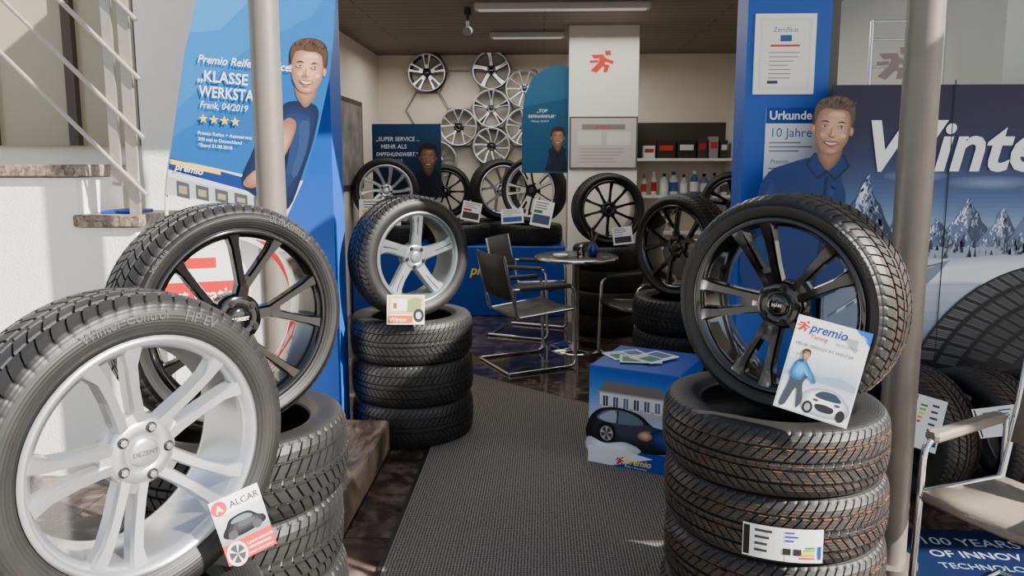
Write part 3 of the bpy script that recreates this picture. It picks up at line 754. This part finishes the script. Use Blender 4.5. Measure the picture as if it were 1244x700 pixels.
man(A,bX(371),bZ(112),.215,rot=-.12,body=False,hair=(78,58,46),skin=(214,160,128))
sh=-.10
A.text('Premio Reifen-Service:',bX(241),bZ(74),.050,(245,248,250),.006,.25,sx=.92,rot=sh)
A.text('„KLASSE',bX(240),bZ(96),.068,(250,250,250),.010,.0,rot=sh,sx=.92)
A.text('WERKSTATT“',bX(241),bZ(115),.068,(250,250,250),.010,.0,rot=sh,sx=.80)
A.text('Frank, 04/2019',bX(241),bZ(129),.042,(230,240,250),.0,.2,rot=sh,sx=.85)
for i in range(4):
    cx,cy=bX(245+i*13),bZ(143+i*1.3)
    A.poly([(cx+(.022 if k%2==0 else .009)*math.sin(k*PI/5),cy+(.022 if k%2==0 else .009)*math.cos(k*PI/5)) for k in range(10)],(250,205,40))
for i,t in enumerate(('Premio Reifen + Autoservice','200 mal in Deutschland','*Stand 31.08.2018')):
    A.text(t,bX(237),bZ(162+i*7.5),.021,(225,235,245),0,0,rot=sh)
A.text('premio',bX(206),bZ(206),.044,(250,250,250),.01,.2,rot=-.2)
o=A.done('banner_flag',(0,3.3,0));top(o,'curved blue advertising flag with white slogan and a man','banner')
b=MB();b.tube([(bX(190),3.31,0),(bX(190),3.31,1.37),(bX(212),3.31,bZ(130)),(bX(246),3.31,bZ(-10)),(bX(300),3.31,bZ(-112)),(bX(360),3.31,bZ(-122)),(bX(402),3.31,bZ(-82))],.008,8,rad=.1)
b.cyl((bX(190),3.31,0),(bX(190),3.31,.02),.02,24)
c=b.obj('flag_pole',mat('white_fibre_pole',(200,200,200),.4));c.parent=o;c.matrix_parent_inverse=o.matrix_basis.inverted()

A=Art();A.board(-.012,-.84,.012,0,.01,(150,150,150));A.board(-.12,-.86,.12,-.84,.08,(90,90,90));A.ell(0,0,.2,.2,(210,208,204),40);A.ell(0,0,.188,.188,(220,218,214),40)
A.poly([(-.187,-.08),(.187,-.08),(.195,.03),(-.195,.03)],(190,26,30));A.text('Jetzt gratis',0,-.045,.072,(240,240,240),.01,align='CENTER',sx=.92)
A.rect(-.06,.08,.08,.12,(190,26,30))
o=A.done('round_sign',(-1.30,2.68,1.035),22);top(o,'round white and red sign on a thin stand','sign')

# ------------------------------------------------------------------ pillar certificates
A=Art();A.board(-.145,-.19,.145,.19,.012,(245,245,240));A.rect(-.125,-.17,.125,.17,(236,232,222));A.rect(-.11,-.155,.11,.155,(244,242,236))
A.text('Zertifikat',0,.105,.032,(70,60,60),.0,align='CENTER');A.rect(-.025,.06,.03,.09,(50,90,150));A.rect(-.07,.035,.07,.045,(210,60,50));A.lines(-.075,.01,.15,7,.02,(150,145,140),.005);A.rect(-.08,-.14,-.03,-.125,(60,60,90))
o=A.done('certificate',(1.165,3.738,2.03));top(o,'white framed certificate on the blue pillar','certificate')
A=Art();A.board(0,0,.27,.44,.008,(235,238,240));A.rect(0,0,.27,.44,(228,232,236));A.rect(0,.365,.27,.44,(16,60,150));A.text('Urkunde',.015,.385,.058,(250,250,250),.02)
A.text('10 Jahre',.02,.30,.062,(30,80,165),.0);A.lines(.02,.275,.22,3,.02,(120,130,150));A.text('Premio',.03,.17,.03,(60,60,70));A.lines(.02,.15,.2,6,.02,(130,135,145))
o=A.done('award_poster',(1.09,3.742,1.335));top(o,'white and blue award poster on the blue pillar','poster')

# ------------------------------------------------------------------ winter poster
def pX(u):return 1.337+(u-1000)*.00383
def pZ(v):return 1.5-(v-200)*.0040
A=Art()
x0,x1=1.375,2.75;zb,zt=.50,1.875
PP=lambda L:[(pX(u),pZ(v)) for u,v in L]
A.board(x0,zb,x1,zt,.02,(70,70,80))
A.grad(x0,pZ(330),x1,zt,[(205,216,230),(150,178,212),(80,104,150),(50,60,98),(44,44,74),(44,38,62)],40)
A.grad(x0,zb,x1,pZ(330),[(96,102,116),(150,160,176),(205,213,224)],10)
for (cx,cy,a_,b_) in((1210,222,60,9),(1118,214,40,7),(1300,230,60,10)): A.soft(pX(cx),pZ(cy),a_*.00383,b_*.004,(78,94,136),(120,138,174),6)
A.blob(PP([(1012,300),(1080,272),(1160,278),(1260,268),(1366,278),(1366,330),(1012,330)]),(132,154,186))
def peak(cx,cy,w,h,seed,rock=(78,92,124)):
    R=random.Random(seed)
    def edge(s):
        L=[];x=0
        for i in range(1,9):
            t=i/8;L.append((cx+s*w*(t+R.uniform(-.05,.05)),cy+h*(t**.9+R.uniform(-.04,.04))))
        return L
    le=edge(-1);ri=edge(1)
    A.poly(PP([(cx,cy)]+ri+[(cx,cy+h)]+le[::-1]),rock)
    A.poly(PP([(cx,cy)]+ri+[(cx+w*.3,cy+h),(cx+w*.02,cy+h*.6),(cx+w*.1,cy+h*.35)]),tuple(int(c*.66) for c in rock))
    A.l+=1;L0=A.l
    for i in range(90):
        t=R.uniform(.02,.97);u=R.uniform(-.85,.8)*t
        x=cx+u*w;y=cy+t*h;s=h*R.uniform(.018,.065)
        A.l=L0+i%4
        br=R.choice([(238,242,248),(214,224,236),(248,250,253),(190,204,224),(104,120,152)])
        if u>.08*t: br=R.choice([(120,138,170),(150,168,196),(84,98,132),(60,72,104)])
        A.poly(PP([(x-s*.6,y+s*1.5),(x-s*.2,y),(x+s*.5,y-s*.5),(x+s*.3,y+s*.8),(x+s*.9,y+s*1.9),(x,y+s*1.1)]),br)
    A.l=L0+5
for j,(cx,cy,w,h) in enumerate(((1185,240,48,66),(1148,262,32,44),(1228,252,38,56),(1270,240,46,66),(1320,252,52,54))): peak(cx,cy,w,h,20+j,(100,118,154))
peak(1104,250,38,58,5)
peak(1058,212,46,94,3)
A.l+=1;L0=A.l
A.poly(PP([(1012,300),(1366,298),(1366,312),(1012,314)]),(150,166,188))
for i in range(260):
    u=random.uniform(1014,1360);h=random.uniform(5,17);y0=random.uniform(295,316)
    A.l=L0+1+i%4
    A.poly(PP([(u-2.2,y0),(u+2.2,y0),(u,y0-h)]),[(60,74,90),(98,114,132),(46,58,72),(150,164,180)][i%4])
A.l=L0+6
A.nest(PP([(1012,314),(1080,308),(1160,313),(1250,308),(1366,311),(1366,352),(1200,345),(1012,352)]),(172,184,204),(232,238,246),8,(pX(1150),pZ(334)),.5)
A.poly(PP([(1012,345),(1090,330),(1160,314),(1168,314),(1150,335),(1105,380),(1012,410)]),(126,140,162))
for k in range(12): A.poly(PP([(1018+k*11,384-k*6),(1060+k*10,356-k*4),(1058+k*10,358.5-k*4),(1018+k*11,388-k*6)]),(196,206,220) if k%2 else (92,106,130))
def E1(t): a=D(t);return (1300+188*math.cos(a),530-212*math.sin(a))
def E2(t): a=D(t);return (1352+130*math.cos(a),548-150*math.sin(a))
T0,T1=200,62
A.poly(PP([E1(T0+(T1-T0)*i/30) for i in range(31)]+[(1366,548)]),(22,22,25))
A.poly(PP([E2(T0+(T1-T0)*i/30) for i in range(31)]+[(1352,560)]),(34,34,37))
N=30;rows=[(0.02,.2),(.25,.46),(.51,.73),(.78,.98)]
A.l+=1;first=A.l
for i in range(N):
    for r_,(w0,w1) in enumerate(rows):
        sk=(.35 if r_%2 else 0)
        t0=T0+(T1-T0)*(i+sk)/N;t1=T0+(T1-T0)*(i+sk+.74)/N;dl=(T1-T0)/N*.45
        q=[]
        for t,w in((t0,w0),(t1,w0),(t1+dl,w1),(t0+dl,w1)):
            p1=E1(t);p2=E2(t);q.append((p1[0]+(p2[0]-p1[0])*w,p1[1]+(p2[1]-p1[1])*w))
        if max(x for x,y in q)>1366 or max(y for x,y in q)>448: continue
        A.l=first; A.poly(PP(q),[(78,78,82),(66,66,70),(56,56,60),(64,64,68)][r_])
        A.l=first+1
        q2=[lerp(q[j],q[(j+2)%4],.1) for j in range(4)];A.poly(PP(q2),[(96,96,100),(80,80,84),(68,68,72),(74,74,78)][r_])
        for m_ in(.3,.5,.7):
            a1=lerp(q[0],q[1],m_-.04);a2=lerp(q[0],q[1],m_+.04);b1=lerp(q[3],q[2],m_-.04);b2=lerp(q[3],q[2],m_+.04)
            A.l=first+2;A.poly(PP([a1,a2,b2,b1]),(34,34,38))
A.l=first+5
A.b.v=[(x,max(zb,y),z) for x,y,z in A.b.v]
A.text('Winter',pX(1048),pZ(206),.33,(250,250,252),.024,.22,sx=.98)
A.poly(PP([(1156.3,101),(1157.6,101),(1157.6,450),(1156.3,450)]),(20,20,28))
o=A.done('winter_poster',(0,3.66,0));top(o,'large winter tyre poster with snowy mountains below the window','poster')
A=Art()
A.board(1.22,.02,1.27,1.0,.006,(60,60,64));A.board(1.10,0,1.40,.02,.05,(60,60,64))
man(A,1.35,1.545,.25,shirt=(24,52,108),hair=(96,80,68),skin=(222,168,138),rot=-.08,wide=.74,bottom=-2.6,off=-.38)
o=A.done('cardboard_cutout',(0,3.60,0));top(o,'cardboard cutout of a smiling man in a dark blue shirt','cutout')
A=Art();A.board(0,-.62,1.3,0,.004,(8,24,58));A.rect(0,-.62,1.3,0,(8,25,60));A.text('100 YEARS',.12,-.13,.082,(150,160,178),.006);A.text('OF INNOVATION',.12,-.225,.07,(150,160,178),.006);A.text('TECHNOLOGY',.12,-.31,.056,(130,142,162),.004)
o=A.done('printed_floor_mat',(1.40,2.98,.005),-4,90);top(o,'dark navy floor mat with white lettering before the tyres','mat')
b=MB()
for x in(1.85,2.25):b.cyl((x,4.4,0),(x,4.4,2.3),.012,8)
for z in(1.9,2.05,2.2,2.3):b.cyl((1.85,4.4,z),(2.25,4.4,z),.008,8)
b.box(1.86,2.24,4.3,4.5,1.86,1.875);b.box(1.86,2.24,4.3,4.5,1.2,1.215)
rk=b.obj('display_rack',CHROME);top(rk,'chrome wire display rack behind the shop window','rack')
A=Art();runner(A,0,0,.15,(150,60,56));o=A.done('reflection_emblem',(1.74,3.85,2.0));top(o,'dull red running figure standing in for a reflection in the shop window','emblem')  # red figure added in place of red reflections in the glass

# ------------------------------------------------------------------ chairs
def side_frame():
    b=MB()
    for s in(-1,1):
        y=s*.26
        b.tube([(-.24,y,.615),(.25,y,.615),(.27,y,.012),(-.28,y,.012)],.0115,10,rad=.06)
        b.tube([(-.24,y,.615),(-.22,y*.96,.42),(-.17,y*.92,.40)],.010,8,rad=.03)
        b.tube([(.262,y,.445),(-.2,y*.93,.405)],.010,8,rad=.0)
        b.tube([(-.2,y*.93,.40),(-.26,y*.93,.62),(-.31,y*.93,.86)],.0105,10,rad=.05)
    b.tube([(-.28,-.26,.012),(-.28,.26,.012)],.0115,10)
    b.tube([(.258,-.26,.43),(.258,.26,.43)],.009,8)
    return b.mesh('chair_frame',[CHROME])
def sheet(pts,hw,t=.006):
    v=[];f=[];n=len(pts)
    for x,z in pts:
        for y,dz in((-hw,0),(-hw*.5,-.008),(0,-.012),(hw*.5,-.008),(hw,0)):v.append((x,y,z+dz))
    for i in range(n-1):
        for k in range(4):f.append((i*5+k,(i+1)*5+k,(i+1)*5+k+1,i*5+k+1))
    m=len(v)
    v2=[(a,b_,c-t) for a,b_,c in v]
    f2=[tuple(reversed([i+m for i in q])) for q in f]
    ed=[]
    for i in range(n-1):
        ed+=[(i*5,m+i*5,m+(i+1)*5,(i+1)*5),(i*5+4,(i+1)*5+4,m+(i+1)*5+4,m+i*5+4)]
    for k in range(4): ed+=[(k,k+1,m+k+1,m+k),((n-1)*5+k,m+(n-1)*5+k,m+(n-1)*5+k+1,(n-1)*5+k+1)]
    return v+v2,f+f2+ed
FR=side_frame()
def chair(x,y,ang,m,label,group,s=1.0):
    r=ob('armchair',None,(x,y,0),(0,0,D(ang)),(s,s,s));top(r,label,'chair',group)
    ob('frame',FR,parent=r)
    v,f=sheet([(.27,.43),(.262,.452),(.2,.45),(.05,.425),(-.1,.412),(-.2,.41)],.245,.008)
    MB().add(v,f,0,None,True).obj('seat',m,parent=r)
    b=MB();pts=[(-.225,.53),(-.25,.62),(-.285,.74),(-.312,.86)]
    v=[];f=[]
    for px,pz in pts:
        for yy,dx in((-.25,0),(-.12,-.014),(0,-.018),(.12,-.014),(.25,0)):v.append((px+dx,yy,pz))
    n=len(v)
    v+=[(a-.008,b_,c) for a,b_,c in v]
    for i in range(3):
        for k in range(4):
            f.append((i*5+k,i*5+k+1,(i+1)*5+k+1,(i+1)*5+k));f.append((n+i*5+k,n+(i+1)*5+k,n+(i+1)*5+k+1,n+i*5+k+1))
        f.append((i*5,(i+1)*5,n+(i+1)*5,n+i*5));f.append((i*5+4,n+i*5+4,n+(i+1)*5+4,(i+1)*5+4))
    for k in range(4):f.append((k,n+k,n+k+1,k+1));f.append((15+k,15+k+1,n+15+k+1,n+15+k))
    b.add(v,f,0,None,True);b.obj('backrest',m,parent=r)
    for sg in(-1,1):
        MB().box(-.2,.22,sg*.26-.024,sg*.26+.024,.605,.638,0,.01).obj('armrest',m,parent=r)
    return r
chair(-.11,5.50,28,LEATHER,'dark leather sling chair with chrome frame facing the table','chairs round the bistro table')
chair(-.12,6.55,-20,LEATHER,'dark leather sling chair with its back to the plinth','chairs round the bistro table')
chair(.80,5.66,205,LEATHER,'dark leather sling chair tucked against the table','chairs round the bistro table')
chair(1.585,2.26,212,CANVAS,'chrome sling chair with taupe leather in the sunlight beside the post','outdoor seating')

t=ob('bistro_table',None,(.27,5.98,0));top(t,'round bistro table with a dark stone top and chrome foot','table')
MB().rev([(0,.735),(.31,.735),(.335,.745),(.338,.758),(.33,.768),(0,.77)],48).obj('table_top',mat('grey_stone_top',(74,70,66),.25,noise=.15,nscale=40,spec=.35),parent=t)
MB().rev([(.335,.74),(.342,.745),(.342,.762),(.335,.766)],48).obj('rim_band',CHROME,parent=t)
MB().rev([(.032,.02),(.03,.1),(.03,.70),(.09,.735)],24).obj('pole',CHROME,parent=t)
MB().rev([(0,.05),(.05,.045),(.12,.03),(.21,.015),(.225,.0)],40).obj('base',CHROME,parent=t)
b=MB().rev([(0,.0),(.03,.0),(.05,.04),(.045,.08),(.02,.11),(.025,.13)],20)
o=b.obj('vase',mat('cobalt_glass',(25,35,120),.1,coat=1),(.40,5.9,.77));top(o,'small cobalt blue vase on the bistro table','vase')
b=MB()
for i in range(7):
    a=i*.9;b.tube([(0,0,.1),(.03*math.cos(a),.03*math.sin(a),.16),(.05*math.cos(a),.05*math.sin(a),.19+.01*(i%3))],.003,5)
p_=b.obj('dried_stems',mat('dry_stem',(120,100,80),.8));p_.parent=o
b=MB().rev([(0,.0),(.03,.0),(.035,.1),(.032,.1),(.028,.004),(0,.004)],20)
o=b.obj('drinking_glass',GLASS,(.30,5.82,.77));top(o,'clear drinking glass on the bistro table','glass')
o=MB().rev([(0,0),(.05,0),(.06,.025),(.055,.025),(.045,.006),(0,.006)],24).obj('ashtray',mat('white_ceramic',(225,225,220),.2),(.14,5.85,.77));top(o,'small white ceramic dish on the bistro table','dish')

# ------------------------------------------------------------------ column, frame, logo
COLM=mat('white_column_paint',(240,234,224),.7,noise=.03,nscale=4)
sbox('wall_column',.235,.87,7.0,7.2,0,CZ,COLM,'white boxed column','column')
A=Art();runner(A,0,0,.19,(225,60,45));o=A.done('wall_logo',(.535,6.998,2.44));top(o,'red running figure emblem on the white column','logo')
A=Art();A.board(-.315,-.24,.315,.24,.02,(90,88,84));A.rect(-.3,-.225,.3,.225,(190,186,178))
A.rect(-.2,.12,.2,.17,(130,126,120));A.rect(-.24,-.02,-.02,.1,(210,207,200));A.rect(.03,-.02,.25,.1,(212,208,202));A.lines(-.22,-.05,.42,5,.03,(160,156,150));A.text('premio',0,.13,.05,(190,70,60),.01,align='CENTER')
o=A.done('picture_frame',(.555,6.98,1.70));top(o,'glazed certificate frame mounted on the white column','frame')

SH=MB();SH.box(1.0,1.04,8.35,8.78,0,1.98);SH.box(2.1,2.14,8.35,8.78,0,1.98)
for z in(.3,.72,1.13,1.54):SH.box(1.04,2.1,8.35,8.78,z,z+.03)
sh=SH.obj('shelf_unit',WHITE);top(sh,'white shelving unit with car care products','shelf')
bk=MB().box(1.04,2.1,8.76,8.785,1.57,1.98).obj('back_panel',mat('dark_panel',(72,64,56),.6));bk.parent=sh
def bottle(x,z,h,r,c,capc,label):
    b=MB();b.rev([(0,0),(r,0),(r*1.02,.01),(r,h*.62),(r*.8,h*.74),(r*.35,h*.82),(r*.35,h*.88)],16,0)
    b.rev([(r*.42,h*.86),(r*.42,h),(0,h)],12,1);b.rev([(r*1.03,h*.15),(r*1.03,h*.55)],16,2)
    o=b.obj('bottle',[ink(c),ink(capc),ink(label)],(x,8.5+random.uniform(-.03,.03),z));top(o,'plastic car care bottle on the white shelf','bottle','bottles on the white shelf')
xs=1.14
for i,(c,cc,lb,h,r) in enumerate([((220,225,225),(200,60,40),(210,60,50),.22,.03),((230,230,225),(220,220,220),(190,40,40),.26,.03),((190,215,225),(30,30,30),(230,230,230),.24,.045),((215,215,220),(30,60,140),(60,90,150),.26,.05),
      ((200,200,205),(40,40,40),(230,230,230),.23,.04),((60,90,150),(230,230,230),(220,220,220),.27,.045),((90,110,170),(30,30,30),(200,200,210),.24,.05),((130,120,150),(30,30,30),(220,220,220),.25,.04),((210,210,215),(180,40,40),(80,80,90),.22,.04)]):
    bottle(xs,1.16,h,r,c,cc,lb);xs+=.112
xs=1.12
for i,(c,w,h) in enumerate([((215,220,220),.13,.14),((60,40,36),.2,.19),((40,40,44),.2,.2),((70,60,58),.1,.22),((150,150,155),.1,.24),((60,60,64),.08,.2)]):
    o=MB().box(0,w,0,.12,0,h,0,.004).obj('product_box',ink(c),(xs,8.45,1.57));top(o,'small product box on the top shelf','box','boxes on the top shelf')
    q=MB().box(w*.12,w*.88,-.002,0,h*.45,h*.75).obj('print_panel',ink([(190,50,40),(200,60,50),(220,220,215)][i%3]));q.parent=o
    xs+=w+.025

# ------------------------------------------------------------------ hung rims + hexagon rack
b=MB()
HX=[(-1.34,2.545),(-.60,2.57),(-.22,2.36),(-.60,2.14),(-.98,1.93),(-.60,1.71),(-.22,1.93),(-1.22,1.55)]
def hexa(cx,cz,r):
    b.tube([(cx+r*math.cos(D(60*k)),8.786,cz+r*math.sin(D(60*k))) for k in range(6)],.013,6,rad=0,cyc=True)
for cx,cz in HX[:7]+[(-.98,2.36),(-1.36,2.13)]: hexa(cx,cz,.25)
o=b.obj('wheel_rack',mat('bright_steel',(165,162,156),.35,.6));top(o,'hexagonal steel wall rack holding alloy rims','rack')
kinds=['mach_split','mach_star','silver_multi','mach_wide','mach_wye','mach_turbine','mach_twin','silver_multi']
for i,(x,z) in enumerate(HX):
    r=ob('alloy_rim',rim(kinds[i],True),(x,8.70,z),(D(90),0,0),(.82,.82,.75))
    top(r,'bare alloy rim hanging on the rear wall rack','rim','rims on the wall rack')
    ob('hub_cap',cap_mesh((BLACKP,LETTER,'')),parent=r)

A=Art();A.board(0,0,.74,.78,.015,(12,30,52));A.grad(0,0,.74,.78,[(12,24,44),(14,44,80),(18,62,104)],10)
A.text('„SUPER SERVICE ...',.04,.60,.062,(225,232,240),.01,.1,sx=.95);A.text('MEHR ALS',.09,.52,.062,(225,232,240),.01,.1);A.text('EMPFEHLENSWERT.“',.04,.44,.058,(225,232,240),.01,.1,sx=.85);A.text('Gustav, 02/2019',.06,.38,.04,(190,210,230))
for i in range(4):
    cx,cy=.07+i*.05,.34
    A.poly([(cx+(.02 if k%2==0 else .009)*math.sin(k*PI/5),cy+(.02 if k%2==0 else .009)*math.cos(k*PI/5)) for k in range(10)],(240,200,40))
man(A,.60,.30,.25,shirt=(20,24,38),hair=(40,32,28),skin=(150,110,90),wide=.55,bottom=-1.15)
o=A.done('promo_sign',(-1.83,7.95,1.15));top(o,'dark blue service sign with white slogan and a man','sign')
A=Art()
fp=[(.0,0),(.0,.5),(.03,.74),(.1,.89),(.22,.98),(.36,1.01),(.44,.99),(.44,0)]
A.poly(fp,(22,76,112));A.poly([(.01,.62),(.03,.74),(.1,.89),(.22,.98),(.36,1.01),(.44,.99),(.44,.7)],(34,92,128))
A.text('„TOP',.14,.57,.042,(220,228,234),.01,.1);A.text('REIFENHÄNDLER“',.06,.52,.038,(220,228,234),.008,.1,sx=.85);A.text('Michael, 03/2019',.09,.48,.024,(200,212,224))
man(A,.34,.25,.17,shirt=(22,30,54),hair=(50,40,34),skin=(170,124,98),wide=.5,bottom=-1.35)
o=A.done('banner_flag',(-.205,7.14,1.42));top(o,'small blue advertising flag beside the white column','banner')
c=MB().cyl((.228,7.15,.7),(.228,7.15,2.42),.007,8).obj('flag_pole',STEEL);c.parent=o;c.matrix_parent_inverse=o.matrix_basis.inverted()
o=MB().box(-1.94,-1.915,6.9,7.9,1.25,2.15,0).obj('wall_board',mat('dark_board',(58,54,52),.5));top(o,'dark framed board on the side wall','board')
q=MB().box(-1.914,-1.912,6.95,7.85,1.3,2.1).obj('board_print',mat('board_grey',(130,126,120),.5,noise=.4,nscale=6));q.parent=o

for (x0,x1,y) in((-.55,.83,6.05),(-.52,.20,7.35)):
    o=MB().box(x0,x1,y-.05,y+.05,CZ-.05,CZ,0,.008).obj('ceiling_lamp',mat('lamp_housing',(200,196,188),.4));top(o,'long slim ceiling strip lamp','lamp','ceiling strip lamps')
    q=MB().box(x0+.03,x1-.03,y-.035,y+.035,CZ-.056,CZ-.05).obj('diffuser',mat('lamp_diffuser',(215,212,205),.4,emit=.3));q.parent=o
b=MB().cyl((-.62,6.2,CZ-.06),(-.62,6.2,CZ),.03,14);b.cyl((-.62,6.2,CZ-.16),(-.62,6.2,CZ-.05),.012,8);b.cyl((-.62,6.26,CZ-.17),(-.62,6.12,CZ-.20),.035,14)
o=b.obj('security_camera',mat('camera_plastic',(60,56,52),.4));top(o,'small camera hanging from the plank ceiling','camera')

# ------------------------------------------------------------------ light
def area(name,loc,rot,sx,sy,e,col=(1,.96,.90)):
    l=bpy.data.lights.new(name,'AREA');l.shape='RECTANGLE';l.size=sx;l.size_y=sy;l.energy=e;l.color=col
    return ob(name,l,loc,rot)
area('room_light',(0,6.0,CZ-.1),(0,0,0),2.5,1.8,40)
area('room_light_rear',(-.3,7.9,CZ-.12),(0,0,0),2.6,.6,22)
s=bpy.data.lights.new('sun','SUN');s.energy=19;s.angle=D(.6);s.color=(1,.94,.85)
so=ob('sun',s,(5,-3,6));so.rotation_euler=Vector((.80,-.345,.60)).to_track_quat('Z','Y').to_euler()
w=bpy.data.worlds.new('sky');SC.world=w;w.use_nodes=True;nt=w.node_tree
bg=nt.nodes['Background'];sk=nt.nodes.new('ShaderNodeTexSky');sk.sky_type='NISHITA';sk.sun_disc=False;sk.sun_elevation=D(35);sk.sun_rotation=D(113)
hs=nt.nodes.new('ShaderNodeHueSaturation');hs.inputs['Saturation'].default_value=.6
nt.links.new(sk.outputs[0],hs.inputs['Color']);nt.links.new(hs.outputs[0],bg.inputs[0]);bg.inputs[1].default_value=.22

cd=bpy.data.cameras.new('camera');cd.sensor_width=36;cd.lens=36*900/1244;cd.shift_y=-31.5/1244;cd.clip_start=.05
co=ob('camera',cd,(0,0,1.5),(D(90-7.5),0,D(2.4)));SC.camera=co
